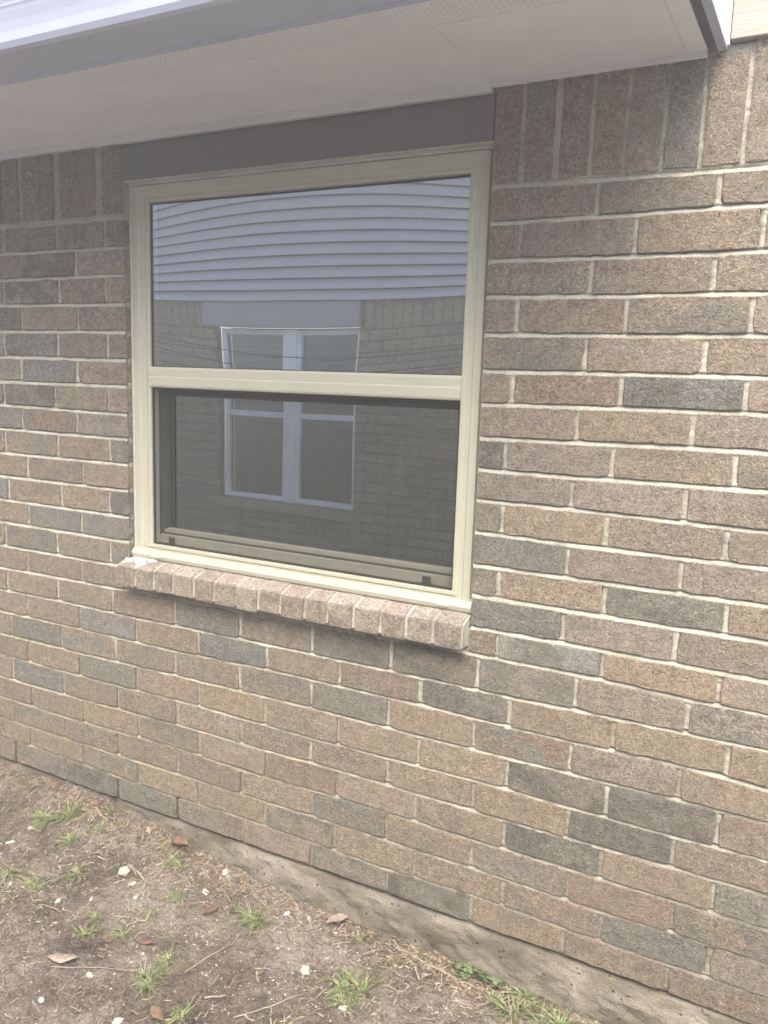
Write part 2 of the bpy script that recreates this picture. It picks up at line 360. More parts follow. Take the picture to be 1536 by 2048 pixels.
ROWS=[
 [(-0.213,0.03,1.7203,1.7203,1.8023,1.8023,"b"),(0.03,0.27,1.7203,1.7203,1.8023,1.8018,"k"),(0.27,0.472,1.7203,1.7203,1.8017,1.8013,"b"),(0.472,0.548,1.7203,1.7203,1.8012,1.8012,"b"),(1.664,1.905,1.7238,1.7227,1.8017,1.799,"k"),(1.905,2.147,1.7228,1.7268,1.7985,1.7969,"b"),(2.147,2.39,1.7274,1.7274,1.7967,1.7967,"b")],
 [(-0.134,0.109,1.6409,1.641,1.7203,1.7203,"b"),(0.109,0.348,1.6411,1.6415,1.7203,1.7203,"d"),(0.348,0.548,1.6416,1.6419,1.7203,1.7203,"p"),(1.664,1.737,1.642,1.6417,1.7238,1.7236,"r"),(1.737,1.991,1.6412,1.6389,1.7234,1.7237,"k"),(1.991,2.234,1.6387,1.6398,1.7245,1.7274,"t"),(2.234,2.476,1.6403,1.6403,1.7274,1.7274,"b")],
 [(-0.218,0.025,1.5622,1.5622,1.6409,1.6409,"b"),(0.025,0.274,1.5621,1.561,1.6409,1.6414,"d"),(0.274,0.469,1.5608,1.5599,1.6414,1.6418,"b"),(0.469,0.548,1.5597,1.5595,1.6419,1.6419,"b"),(1.664,1.903,1.5615,1.5595,1.642,1.6399,"b"),(1.903,2.151,1.5591,1.5596,1.6394,1.6387,"b"),(2.151,2.393,1.5598,1.5602,1.6392,1.6403,"b")],
 [(-0.138,0.104,1.4813,1.4811,1.5622,1.5619,"d"),(0.104,0.35,1.481,1.4804,1.5617,1.5606,"o"),(0.35,0.548,1.4802,1.4798,1.5604,1.5595,"o"),(1.664,1.741,1.4776,1.4774,1.5615,1.5611,"b"),(1.741,1.983,1.4772,1.4767,1.5607,1.5587,"r"),(1.983,2.229,1.4769,1.4774,1.5588,1.5601,"b"),(2.229,2.471,1.4774,1.4774,1.5602,1.5602,"p")],
 [(-0.227,0.015,1.4009,1.4009,1.4813,1.4813,"b"),(0.015,0.263,1.4008,1.3999,1.4813,1.4806,"u"),(0.263,0.472,1.3997,1.399,1.4805,1.48,"k"),(0.472,0.548,1.3988,1.3987,1.4799,1.4798,"o"),(1.664,1.902,1.3948,1.3956,1.4776,1.4765,"r"),(1.902,2.148,1.3958,1.3962,1.4765,1.4774,"p"),(2.148,2.39,1.3963,1.3963,1.4774,1.4774,"t")],
 [(-0.151,0.091,1.3217,1.3217,1.4009,1.4006,"b"),(0.091,0.342,1.3217,1.3218,1.4005,1.3996,"u"),(0.342,0.548,1.3218,1.3218,1.3994,1.3987,"p"),(1.664,1.738,1.3179,1.3185,1.3948,1.3949,"b"),(1.738,1.985,1.3191,1.3224,1.3951,1.396,"r"),(1.985,2.233,1.3228,1.3237,1.3961,1.3963,"u"),(2.233,2.475,1.3237,1.3237,1.3963,1.3963,"p")],
 [(-0.237,0.005,1.2457,1.2457,1.3217,1.3217,"g"),(0.005,0.245,1.2454,1.2433,1.3217,1.3217,"g"),(0.245,0.472,1.2428,1.2409,1.3218,1.3218,"o"),(0.472,0.548,1.2404,1.2401,1.3218,1.3218,"p"),(1.664,1.894,1.2398,1.2425,1.3179,1.321,"p"),(1.894,2.137,1.2431,1.2473,1.3216,1.3233,"t"),(2.137,2.379,1.2477,1.2477,1.3234,1.3237,"p")],
 [(-0.153,0.089,1.1679,1.1678,1.2457,1.2449,"g"),(0.089,0.336,1.1677,1.1675,1.2445,1.2423,"r"),(0.336,0.548,1.1674,1.1672,1.2419,1.2401,"k"),(1.664,1.731,1.165,1.165,1.2398,1.2402,"d"),(1.731,1.977,1.1651,1.166,1.2407,1.244,"p"),(1.977,2.226,1.1666,1.1684,1.2448,1.2477,"b"),(2.226,2.469,1.1684,1.1684,1.2477,1.2477,"b")],
 [(-0.239,0.003,1.0879,1.0879,1.1679,1.1679,"b"),(0.003,0.249,1.0881,1.0891,1.1678,1.1676,"b"),(0.249,0.474,1.0894,1.0903,1.1675,1.1673,"b"),(0.474,0.548,1.0905,1.0907,1.1672,1.1672,"g"),(1.664,1.893,1.0921,1.0927,1.165,1.1651,"k"),(1.893,2.136,1.0928,1.09,1.1654,1.1682,"p"),(2.136,2.378,1.0892,1.0879,1.1684,1.1684,"k")],
 [(-0.135,0.107,1.0111,1.0112,1.0879,1.0884,"b"),(0.107,0.357,1.0112,1.0114,1.0886,1.0897,"b"),(0.357,0.548,1.0114,1.0116,1.0899,1.0907,"t"),(1.664,1.732,1.0151,1.0147,1.0921,1.0922,"k"),(1.732,1.975,1.0141,1.0123,1.0923,1.0929,"t"),(1.975,2.223,1.0124,1.0127,1.0925,1.0883,"b"),(2.223,2.465,1.0127,1.0127,1.0879,1.0879,"b")],
 [(-0.231,0.011,0.9317,0.9317,1.0111,1.0111,"l"),(0.011,0.258,0.9317,0.9314,1.0111,1.0113,"b"),(0.258,0.467,0.9314,0.9312,1.0113,1.0115,"t"),(0.467,0.548,0.9311,0.9311,1.0115,1.0116,"g"),(1.664,1.892,0.9353,0.9353,1.0151,1.0124,"g"),(1.892,2.14,0.9353,0.935,1.0122,1.0127,"k"),(2.14,2.382,0.935,0.9348,1.0127,1.0127,"p")],
 [(-0.141,0.101,0.855,0.8549,0.9317,0.9316,"t"),(0.101,0.344,0.8548,0.8545,0.9316,0.9313,"u"),(0.344,0.548,0.8545,0.8543,0.9313,0.9311,"u"),(1.664,1.731,0.8595,0.8594,0.9353,0.9353,"k"),(1.731,1.982,0.8591,0.8582,0.9353,0.9353,"t"),(1.982,2.238,0.8582,0.8582,0.9353,0.9349,"g"),(2.238,2.48,0.8582,0.8582,0.9348,0.9348,"t")],
 [(-0.255,-0.013,0.774,0.774,0.855,0.855,"b"),(-0.013,0.233,0.7741,0.7748,0.8549,0.8547,"k"),(0.233,0.465,0.775,0.7757,0.8546,0.8544,"b"),(0.465,0.548,0.7758,0.7759,0.8543,0.8543,"g"),(1.664,1.894,0.7793,0.7795,0.8595,0.8584,"g"),(1.894,2.142,0.7794,0.7776,0.8582,0.8582,"p"),(2.142,2.384,0.7771,0.7762,0.8582,0.8582,"k")],
 [(-0.154,0.088,0.6956,0.6967,0.774,0.7743,"b"),(0.088,0.339,0.6971,0.6992,0.7745,0.7752,"b"),(0.339,0.528,0.6996,0.7011,0.7753,0.7759,"b"),(1.664,1.737,0.7125,0.712,0.7793,0.7794,"r"),(1.737,1.988,0.7116,0.7106,0.7795,0.7792,"l"),(1.988,2.237,0.71,0.7025,0.7789,0.7764,"t"),(2.237,2.479,0.7017,0.7017,0.7762,0.7762,"p")],
 [(-0.257,-0.015,0.6182,0.6183,0.6956,0.6956,"b"),(-0.015,0.229,0.6191,0.6231,0.696,0.6981,"b"),(0.229,0.472,0.6234,0.6209,0.6985,0.7006,"b"),(0.472,0.725,0.6204,0.6222,0.701,0.7032,"b"),(0.725,0.967,0.6229,0.6244,0.7036,0.7056,"g"),(0.967,1.21,0.6244,0.6246,0.706,0.7081,"b"),(1.21,1.451,0.6246,0.6249,0.7085,0.7106,"g"),(1.451,1.691,0.6249,0.6236,0.711,0.7127,"d"),(1.691,1.933,0.6232,0.6263,0.7121,0.7109,"g"),(1.933,2.179,0.6268,0.6268,0.7107,0.7046,"b"),(2.179,2.421,0.6268,0.6268,0.7032,0.7017,"g")],
 [(-0.16,0.082,0.5417,0.5427,0.6182,0.6202,"b"),(0.082,0.326,0.5431,0.545,0.621,0.6227,"b"),(0.326,0.57,0.545,0.5439,0.6222,0.6197,"l"),(0.57,0.814,0.5436,0.5449,0.6201,0.6238,"b"),(0.814,1.062,0.5461,0.5524,0.6242,0.6245,"u"),(1.062,1.299,0.5529,0.5522,0.6245,0.6247,"b"),(1.299,1.537,0.5522,0.5529,0.6247,0.625,"r"),(1.537,1.777,0.5526,0.5476,0.6248,0.6227,"g"),(1.777,2.025,0.5471,0.5482,0.623,0.6268,"t"),(2.025,2.268,0.5485,0.5509,0.6268,0.6268,"t"),(2.268,2.51,0.5486,0.5386,0.6268,0.6268,"t")],
 [(-0.249,-0.007,0.46,0.4602,0.5417,0.5419,"b"),(-0.007,0.238,0.4604,0.4617,0.5423,0.5442,"g"),(0.238,0.481,0.462,0.4641,0.5445,0.5444,"b"),(0.481,0.724,0.4646,0.4671,0.5441,0.543,"b"),(0.724,0.967,0.4676,0.4696,0.5434,0.5495,"r"),(0.967,1.21,0.47,0.4716,0.5507,0.5525,"b"),(1.21,1.449,0.4715,0.4688,0.5524,0.5526,"g"),(1.449,1.689,0.4685,0.4685,0.5527,0.5498,"t"),(1.689,1.931,0.4686,0.47,0.5488,0.5477,"r"),(1.931,2.174,0.4702,0.4706,0.5479,0.5498,"k"),(2.174,2.416,0.4703,0.4671,0.5503,0.5386,"t")],
 [(-0.166,0.076,0.3865,0.3854,0.46,0.4607,"b"),(0.076,0.32,0.385,0.384,0.4609,0.4623,"b"),(0.32,0.567,0.3842,0.3865,0.4626,0.4652,"g"),(0.567,0.813,0.3873,0.3893,0.4657,0.4681,"t"),(0.813,1.057,0.3886,0.386,0.4685,0.4704,"t"),(1.057,1.299,0.3858,0.3852,0.4707,0.4708,"b"),(1.299,1.539,0.3854,0.3869,0.4703,0.4685,"t"),(1.539,1.779,0.3875,0.388,0.4685,0.469,"t"),(1.779,2.022,0.3871,0.3837,0.4693,0.4703,"d"),(2.022,2.262,0.3835,0.3833,0.4704,0.4693,"d"),(2.262,2.504,0.3838,0.3848,0.4686,0.4671,"r")],
 [(-0.248,-0.006,0.3059,0.3052,0.3865,0.3862,"b"),(-0.006,0.239,0.3044,0.3041,0.3858,0.3838,"u"),(0.239,0.488,0.3045,0.3073,0.3837,0.385,"b"),(0.488,0.73,0.308,0.3108,0.3857,0.3899,"r"),(0.73,0.973,0.3113,0.3103,0.3899,0.3867,"t"),(0.973,1.211,0.3098,0.3109,0.3863,0.3851,"b"),(1.211,1.453,0.3115,0.3108,0.385,0.3858,"r"),(1.453,1.695,0.3103,0.3078,0.3862,0.3892,"t"),(1.695,1.935,0.3073,0.3066,0.3889,0.3846,"t"),(1.935,2.174,0.3066,0.3067,0.384,0.3827,"d"),(2.174,2.416,0.3067,0.3061,0.3828,0.3848,"b")],
 [(-0.154,0.088,0.2309,0.2283,0.3059,0.3033,"b"),(0.088,0.333,0.2275,0.2265,0.3032,0.305,"b"),(0.333,0.572,0.2275,0.2329,0.3055,0.3087,"t"),(0.572,0.817,0.2341,0.2352,0.3093,0.3119,"g"),(0.817,1.06,0.2331,0.2282,0.3119,0.3091,"t"),(1.06,1.299,0.2293,0.2334,0.3091,0.3122,"r"),(1.299,1.537,0.2335,0.2328,0.3123,0.3097,"t"),(1.537,1.781,0.2321,0.2292,0.3092,0.3067,"t"),(1.781,2.021,0.229,0.2284,0.3065,0.3067,"g"),(2.021,2.266,0.2285,0.2289,0.3067,0.3067,"b"),(2.266,2.508,0.2289,0.2289,0.3065,0.3061,"g")],
 [(-0.244,-0.002,0.1533,0.1523,0.2309,0.2301,"b"),(-0.002,0.244,0.1515,0.1511,0.2293,0.2252,"g"),(0.244,0.486,0.1513,0.1508,0.2252,0.2305,"k"),(0.486,0.732,0.1505,0.1519,0.2316,0.2376,"r"),(0.732,0.974,0.1524,0.153,0.2375,0.2271,"r"),(0.974,1.218,0.153,0.1543,0.2269,0.2325,"t"),(1.218,1.455,0.1547,0.1537,0.2332,0.234,"k"),(1.455,1.699,0.1533,0.1525,0.2336,0.2299,"t"),(1.699,1.946,0.1524,0.1485,0.2294,0.2284,"k"),(1.946,2.186,0.1474,0.1499,0.2283,0.2288,"r"),(2.186,2.428,0.1512,0.1486,0.2289,0.2289,"g")],
 [(-0.166,0.076,0.0816,0.081,0.1533,0.1507,"b"),(0.076,0.327,0.0808,0.0784,0.1504,0.1516,"b"),(0.327,0.566,0.0774,0.0738,0.1515,0.1502,"g"),(0.566,0.812,0.0735,0.0744,0.1503,0.153,"t"),(0.812,1.059,0.0755,0.0782,0.1532,0.1529,"t"),(1.059,1.295,0.0774,0.0734,0.153,0.1551,"g"),(1.295,1.541,0.0723,0.0712,0.1551,0.1527,"t"),(1.541,1.785,0.0731,0.0777,0.1525,0.1524,"t"),(1.785,2.03,0.0763,0.0708,0.1519,0.1462,"r"),(2.03,2.27,0.0705,0.0696,0.1464,0.1525,"g"),(2.27,2.512,0.0697,0.0698,0.1521,0.1486,"k")],
 [(-0.25,-0.008,0.0016,0.0011,0.0816,0.0814,"b"),(-0.008,0.241,0.0007,-0.0014,0.0812,0.0801,"b"),(0.241,0.482,-0.0013,0.0001,0.0795,0.0746,"g"),(0.482,0.729,0.0003,0.0009,0.074,0.0728,"g"),(0.729,0.977,0.001,0.0006,0.0732,0.0789,"k"),(0.977,1.22,0.0008,0.0032,0.0789,0.0753,"p"),(1.22,1.46,0.0033,0.0019,0.0744,0.0689,"g"),(1.46,1.705,0.0017,0.0011,0.0692,0.079,"g"),(1.705,1.944,0.0012,0.0034,0.0791,0.0719,"t"),(1.944,2.186,0.003,-0.0015,0.0711,0.0697,"r"),(2.186,2.428,-0.0023,-0.0054,0.0696,0.0698,"r")],
]

TONES = {'b': (.318, .275, .214), 't': (.345, .293, .220), 'r': (.302, .250, .198), 'p': (.342, .294, .246), 'o': (.303, .273, .210),
         'g': (.250, .244, .210), 'd': (.188, .183, .157), 'u': (.240, .244, .228), 'l': (.308, .308, .284), 'k': (.290, .262, .217), 's': (.400, .358, .296)}
PAIR = {'b': 'kktrpg', 't': 'tbpb', 'r': 'rbkg', 'p': 'pbtk', 'o': 'obk', 'g': 'kgbd', 'd': 'dgkg', 'u': 'ugdk', 'l': 'lgk', 'k': 'kgbpb', 's': 'sp'}
def set_tone(me, t):
    # each face of clay differs a little
    def jit(c, s): f = 1 + rng.uniform(-s, s); w = rng.uniform(-.02, .02); return (c[0] * f * (1 + w), c[1] * f, c[2] * f * (1 - w), 1)
    a = jit(TONES[t], .07); b = jit(TONES[rng.choice(PAIR[t])], .09)
    for nm, c in (('tone', a), ('tone_b', b)):
        at = me.color_attributes.new(nm, 'FLOAT_COLOR', 'POINT')
        at.data.foreach_set('color', np.tile(np.array(c, dtype=np.float32), len(me.vertices)))
def brick_vf(xa, xb, zla, zra, zlb, zrb, yf, depth, jx=.0009, rb=.0026, nx=11, nz=4):
    """hand-laid brick: uneven outline, rounded arrises. zla/zra bottom left/right, zlb/zrb top left/right."""
    P = []
    def pt(u, w):
        x = xa + (xb - xa) * u; z0 = zla + (zra - zla) * u; z1 = zlb + (zrb - zlb) * u
        return x, z0 + (z1 - z0) * w
    loop = [(u, 0) for u in np.linspace(0, 1, nx)] + [(1, w) for w in np.linspace(0, 1, nz)[1:]] + [(u, 1) for u in np.linspace(1, 0, nx)[1:]] + [(0, w) for w in np.linspace(1, 0, nz)[1:-1]]
    cxx, czz = pt(.5, .5); v = []; n = len(loop); hw = (xb - xa) / 2; hh = (zlb - zla) / 2
    outer = []
    for u, w in loop:
        x, z = pt(u, w); cr = (u in (0, 1)) and (w in (0, 1))
        sx = 1 if x > cxx else -1; sz = 1 if z > czz else -1
        k = rng.choice((.0006, .0010, .0014, .0035)) if cr else 0
        x += rng.gauss(0, jx) - sx * k; z += rng.gauss(0, jx) - sz * k
        outer.append((x, z))
    def inset(p, d):
        x, z = p; return (x - math.copysign(min(d, abs(x - cxx)), x - cxx) * (1 if abs(abs(x - cxx) - hw) < .008 else 0),
                          z - math.copysign(min(d, abs(z - czz)), z - czz) * (1 if abs(abs(z - czz) - hh) < .012 else 0))
    v += [(x, yf + depth, z) for x, z in outer]
    v += [(x, yf + rb, z) for x, z in outer]
    i1 = [inset(p, rb * rng.uniform(.45, .75)) for p in outer]
    v += [(x, yf + rng.uniform(0, .0008), z) for x, z in i1]
    f = []
    for i in range(n):
        j = (i + 1) % n
        f.append((i, j, n + j, n + i)); f.append((n + i, n + j, 2 * n + j, 2 * n + i))
    f.append(tuple(2 * n + i for i in range(n)))
    f.append(tuple(range(n - 1, -1, -1)))
    return v, f
def add_brick(name, parent, vf, t, shadeless=False):
    v, f = vf; o = mesh_obj(name, v, f, M_BRICK, parent); set_tone(o.data, t); return o
for ri, row in enumerate(ROWS):
    for (xa, xb, zla, zra, zlb, zrb, t) in row:
        jt = rng.uniform(.0040, .0052); jl = rng.uniform(.0042, .0056)
        a = xa + (0 if abs(xa - 1.664) < .002 else jl); b = xb - (0 if abs(xb - .548) < .002 else jl)
        lo = jt * (1.15 if ri < 14 else .78); 
        if ri == 22: lo = .002
        add_brick('brick', wall, brick_vf(a, b, zla + lo, zra + lo, zlb - lo, zrb - lo, rng.uniform(-.0016, .0012), .10), t)
# soldier course under the eave
def soldier(xb0, xb1, xt0, xt1, z0, z1, t, y=0.0):
    v, f = brick_vf(0, 1, 0, 0, 1, 1, 0, .10, jx=0, rb=.004, nx=4, nz=9)
    w = []
    for x, yy, z in v:
        zz = z; X0 = xb0 + (xt0 - xb0) * zz; X1 = xb1 + (xt1 - xb1) * zz
        w.append((X0 + (X1 - X0) * x + rng.gauss(0, .0007), y + yy, z0 + (z1 - z0) * zz + rng.gauss(0, .0006)))
    add_brick('soldier_brick', wall, (w, f), t)
# left of the window (from the photo), then right
for a, b, t, yy in ((-.055, .025, 'k', .001), (.04, .104, 'k', 0), (.125, .188, 'k', .002), (.196, .259, 'k', -.001), (.289, .360, 'o', .001), (.368, .436, 'o', 0), (.466, .540, 'k', -.001)):
    soldier(a, b, a, b, 1.812, 2.012, t, yy)
rs = [1.6655, 1.732, 1.812, 1.884, 1.954, 2.032, 2.106, 2.185, 2.262, 2.34]; rt = [1.664, 1.731, 1.812, 1.885, 1.959, 2.034, 2.107, 2.187, 2.264, 2.34]
for i, t in enumerate('kkbbpgkbb'):
    g = .0055 if i != 1 else .010
    soldier(rs[i] + (.001 if i == 0 else .0055), rs[i + 1] - g, rt[i] + (.001 if i == 0 else .0055), rt[i + 1] - g, 1.8085, 2.012 if i < 7 else 2.10, t, rng.uniform(-.001, .0015))
# bricks beyond the frame, joined
mb = MB(); tones = []
def extra(xa, xb, z0, z1):
    v, f = brick_vf(xa, xb, z0, z0, z1, z1, rng.uniform(-.001, .001), .10, nx=5, nz=3); mb.add(v, f); tones.append((len(v), rng.choice('bbbtrpgkdo')))
for r in range(23):
    xl = min(s[0] for s in ROWS[r]); xr = max(s[1] for s in ROWS[r]); z0 = ROWS[r][0][2]; z1 = ROWS[r][0][4]; zr0 = ROWS[r][-1][3]; zr1 = ROWS[r][-1][5]
    for k in range(8): extra(xl - .2422 * (k + 1) + .005, xl - .2422 * k - .005, z0 + .005, z1 - .005)
    for k in range(9): extra(xr + .2422 * k + .005, xr + .2422 * (k + 1) - .005, zr0 + .005, zr1 - .005)
for k in range(26): extra(-.06 - .0795 * (k + 1) + .005, -.06 - .0795 * k - .005, 1.812, 2.012)
for k in range(28): extra(2.345 + .0795 * k, 2.345 + .0795 * (k + 1) - .01, 1.8085, 2.10)
ex = mb.build('outer_brickwork', M_BRICK, wall); ex['kind'] = 'stuff'
for nm in ('tone', 'tone_b'):
    at = ex.data.color_attributes.new(nm, 'FLOAT_COLOR', 'POINT'); arr = []
    for n, t in tones:
        arr += list((*TONES[t], 1)) * n
    at.data.foreach_set('color', arr)

# mortar bed: an uneven sheet between and just behind the brick faces
mx = np.concatenate([np.arange(-2.2, -.35, .03), np.arange(-.35, 2.5, .006), np.arange(2.5, 4.6, .03)]); mz = np.arange(-.004, 2.03, .0023)
MX, MZ = np.meshgrid(mx, mz, indexing='ij')
MY = .0042 + .0085 * vnoise(MX + 20, MZ + 20, 19, 21, 5, .68) + .0040 * vnoise(MX + 60, MZ + 10, 95, 23, 2, .6)
MY += np.clip((.85 - MZ) / .8, 0, 1) * .0022
near = (MZ > 1.795) | (MX < -.2) | (MX > 2.38)
for r_ in range(23):
    px_ = []; pz_ = []
    for (xa, xb, zla, zra, zlb, zrb, t) in ROWS[r_]: px_ += [xa + .02, xb - .02]; pz_ += [zlb, zrb]
    zl = np.interp(MX[:, 0], px_, pz_)[:, None]
    t_ = (MZ - (zl - .0062)) / .0115
    inb = (t_ > -.15) & (t_ < 1.1)
    near |= abs(MZ - zl) < .0098
    lo_ = np.interp(MX[:, 0], px_, [v_ for q_ in ROWS[r_] for v_ in (q_[2], q_[3])])[:, None]
    band = (MZ > lo_ - .002) & (MZ < zl + .002)
    for q_ in ROWS[r_]:
        for hx in (q_[0], q_[1]): near |= band & (abs(MX - hx) < .0098)
    prof_ = .0016 + np.clip(t_, 0, 1) ** 1.8 * (.0075 if r_ < 15 else .0105) + .85 * (MY - .0042)
    MY = np.where(inb, prof_, MY)
MY = np.where(near, MY, .016)
MY = np.where(MZ < .006, .014, MY)
for gx in (-.008, .729):                                     # two dry joints in the lowest course
    MY = np.where((abs(MX - gx) < .007) & (MZ < .078), .05, MY)
for gx, z0, z1 in ((.032, 1.81, 2.02), (.112, 1.81, 2.02), (.272, 1.81, 2.02), (.448, 1.81, 2.02)):     # raked-out soldier joints, left
    MY = np.where((abs(MX - gx) < .011) & (MZ > z0 + .004), MY + .006, MY)
cxm = (MX[:-1, :-1] + MX[1:, 1:]) / 2; czm = (MZ[:-1, :-1] + MZ[1:, 1:]) / 2
keep = ~((cxm > OX0 - .004) & (cxm < OX1 + .004) & (czm > .775))
mort = grid_mesh('mortar', MX, MY, MZ, M_MORTAR, wall, keep)
mort.data.flip_normals()
# jamb return, wall core and the part above on the right
MB().box(OX0 - .10, OX0 - .004, .012, .11, .79, 2.0).build('jamb_core', M_MORTAR, wall)
MB().box(OX1 + .004, OX1 + .10, .012, .11, .79, 2.0).build('jamb_core', M_MORTAR, wall)
MB().box(-2.2, OX0 - .012, .111, .125, -.1, 2.6).box(OX1 + .012, 4.6, .111, .125, -.1, 2.6).box(OX0 - .012, OX1 + .012, .111, .125, -.1, .77).box(OX0 - .012, OX1 + .012, .111, .125, 2.0, 2.6).build('wall_core', M_MORTAR, wall)

# rowlock sill
sill = mesh_obj('sill_mortar', *extrude_x([(-.038, .735), (-.034, .790), (.03, .8125), (.06, .815), (.06, .73)], .532, 1.662), M_MORTAR, wall)
bx = [.531, .590, .640, .695, .751, .808, .868, .927, .986, 1.050, 1.113, 1.181, 1.247, 1.317, 1.389, 1.463]
bx = list(np.interp(np.linspace(0, 15, 16), [0, 15], [.531, 1.662]))
px = [0, 1.02, 1.98, 2.98, 4.0, 4.97, 6.0, 7.02, 7.98, 9.02, 9.97, 11.0, 12.03, 13.0, 13.98, 15]
bx = [.531 + (1.662 - .531) * p / 15 for p in px]
for i in range(15):
    a, b = bx[i] + .0034, bx[i + 1] - .0034
    dy = rng.uniform(-.0025, .0025) - .001; dz = rng.uniform(-.0015, .0015); dt = rng.uniform(-.002, .002); wob = rng.uniform(-.0015, .0015)
    y0 = -.041 + dy; zt = .792 + dz; zb = .7285 + dz + rng.uniform(-.002, .002); back = .035; ztb = .8155
    # front arris rounded: ring profile
    prof = [(y0 + .001, zb + .002), (y0, zb + .008), (y0 - .0006, zt - .006), (y0 + .0004, zt - .0015), (y0 + .0035, zt + .0006), (back, ztb + dz * .5), (back, zb), (y0 + .006, zb)]
    v = []; xsn = [a + .0015, a + .004, (a + b) / 2, b - .004, b - .0015]
    for k, x in enumerate(xsn):
        e = .0018 if k in (0, 4) else 0
        for (y, z) in prof: v.append((x + wob * (z - zb) / .06 + rng.gauss(0, .0004), y + e * (1 if y < 0 else 0) + rng.gauss(0, .0004), z - e * (1 if z > zb + .03 else -.5)))
    n = len(prof); f = []
    for k in range(4):
        for q in range(n): f.append((k * n + q, (k + 1) * n + q, (k + 1) * n + (q + 1) % n, k * n + (q + 1) % n))
    f.append(tuple(range(n))); f.append(tuple(4 * n + q for q in range(n - 1, -1, -1)))
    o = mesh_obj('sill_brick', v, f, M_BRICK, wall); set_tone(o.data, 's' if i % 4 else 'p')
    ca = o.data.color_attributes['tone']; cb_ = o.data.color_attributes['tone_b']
    for k_, vv_ in enumerate(o.data.vertices):                     # tops paler: cement dust, plus light from above put into the colour
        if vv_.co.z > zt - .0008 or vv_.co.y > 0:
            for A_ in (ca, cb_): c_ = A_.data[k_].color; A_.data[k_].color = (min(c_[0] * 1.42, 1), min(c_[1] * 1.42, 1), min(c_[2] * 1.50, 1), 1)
# white cement patches smeared on the two ends of the sill
M_PATCH = leafy('white_cement', [(.35, (.42, .42, .39)), (.6, (.60, .60, .58))], .9)
def patch(x0, x1, name):
    nx, ny = 30, 20; V = []; F = []
    for i in range(nx + 1):
        for j in range(ny + 1):
            u = i / nx; w = j / ny; x = x0 + (x1 - x0) * u; y = -.030 + .068 * w + (.010 * math.sin(u * 7) + rng.gauss(0, .002) if j == 0 else 0)
            z = .7925 + (y + .034) * .345 + .0022 + rng.gauss(0, .0006) - (.005 if i in (0, nx) or j in (0, ny) else 0)
            V.append((x + rng.gauss(0, .0006), y, z))
    for i in range(nx):
        for j in range(ny):
            u = (i + .5) / nx * 2 - 1; w = (j + .5) / ny * 2 - 1
            if max(abs(u), abs(w)) + .75 * mnoise.noise(Vector((u * 2.2 + x0 * 9, w * 2.2, 1))) > .78: continue
            a = i * (ny + 1) + j; F.append((a, a + ny + 1, a + ny + 2, a + 1))
    o = mesh_obj(name, V, F, M_PATCH, wall, True); s = o.modifiers.new('thick', 'SOLIDIFY'); s.thickness = .003; return o
patch(.530, .650, 'cement_patch')
# ------------------------------------------------------------------ window
win = empty('window', (0, 0, 0), 'cream framed single hung window with a screened lower half in the brick wall', 'window')
S = 1.190851
def s(v): return v * S
X0, X1, Z0, Z1 = .5485, 1.6635, .8165, 1.8875
GX0, GX1 = .6210, 1.6045                              # glass opening
UZ0, UZ1 = 1.383, 1.8385                              # upper light
LZ0, LZ1 = .8560, 1.3235
# outer frame: stepped profile (inset from outer edge, y)
fp = [(0, .055), (0, .030), (.010, .030), (.012, .022), (.030, .021), (.034, .025), (.046, .025), (.050, .021), (.0575, .021), (.0590, .024), (.0590, .060)]
v, f = frame_ring(X0, X1, LZ0 - .0594, Z1 + .012, [(i, y) for i, y in fp]); MB().add(v, f).build('frame', M_FRAME, win)
# the frame's opening is filled out to the measured glass edge by beads
MB().box(X0 + .0595, GX0, .0235, .058, Z0 + .03, Z1 - .03).build('jamb_bead', M_FRAME, win, bevel=.0015)
MB().box(GX1 - .0, X1 - .0595, .0235, .058, Z0 + .03, Z1 - .03).build('jamb_bead', M_FRAME, win, bevel=.0015)
# meeting rail
mr = [(.018, 1.3255), (.016, 1.331), (.016, 1.352), (.020, 1.356), (.020, 1.376), (.024, 1.383), (.058, 1.383), (.058, 1.3235), (.022, 1.3235)]
MB().add(*extrude_x(mr, GX0 - .001, GX1 + .001)).build('meeting_rail', M_FRAME, win)
# head drip strip and sloping sill nose
MB().add(*extrude_x([(.0195, 1.890), (.018, 1.893), (.021, 1.900), (.05, 1.900), (.05, 1.890)], X0, X1)).build('head_flashing', M_CAULK, win)
MB().add(*extrude_x([(.008, .817), (.006, .824), (.012, .834), (.020, .838), (.020, .842), (.050, .842), (.050, .812), (.010, .812)], X0 + .002, X1 - .001)).build('sill_nose', M_FRAME, win)
for xx in (.648, 1.585): MB().box(xx - .018, xx + .018, .0045, .0075, .8195, .8225).build('weep_slot', M_CAULK, win)
# caulk line along the left jamb
cv = []; cf = []; n = 60
for i in range(n + 1):
    z = .82 + (1.89 - .82) * i / n; w = .0075 + rng.uniform(-.0012, .0012)
    cv += [(.546, .024, z), (.5475 + w * .6, .0195 + rng.uniform(-.001, .001), z), (.549 + w, .0285, z)]
for i in range(n):
    for q in (0, 1): cf.append((3 * i + q, 3 * i + q + 1, 3 * i + q + 4, 3 * i + q + 3))
mesh_obj('caulk_bead', cv, cf, M_CAULK, win, True)
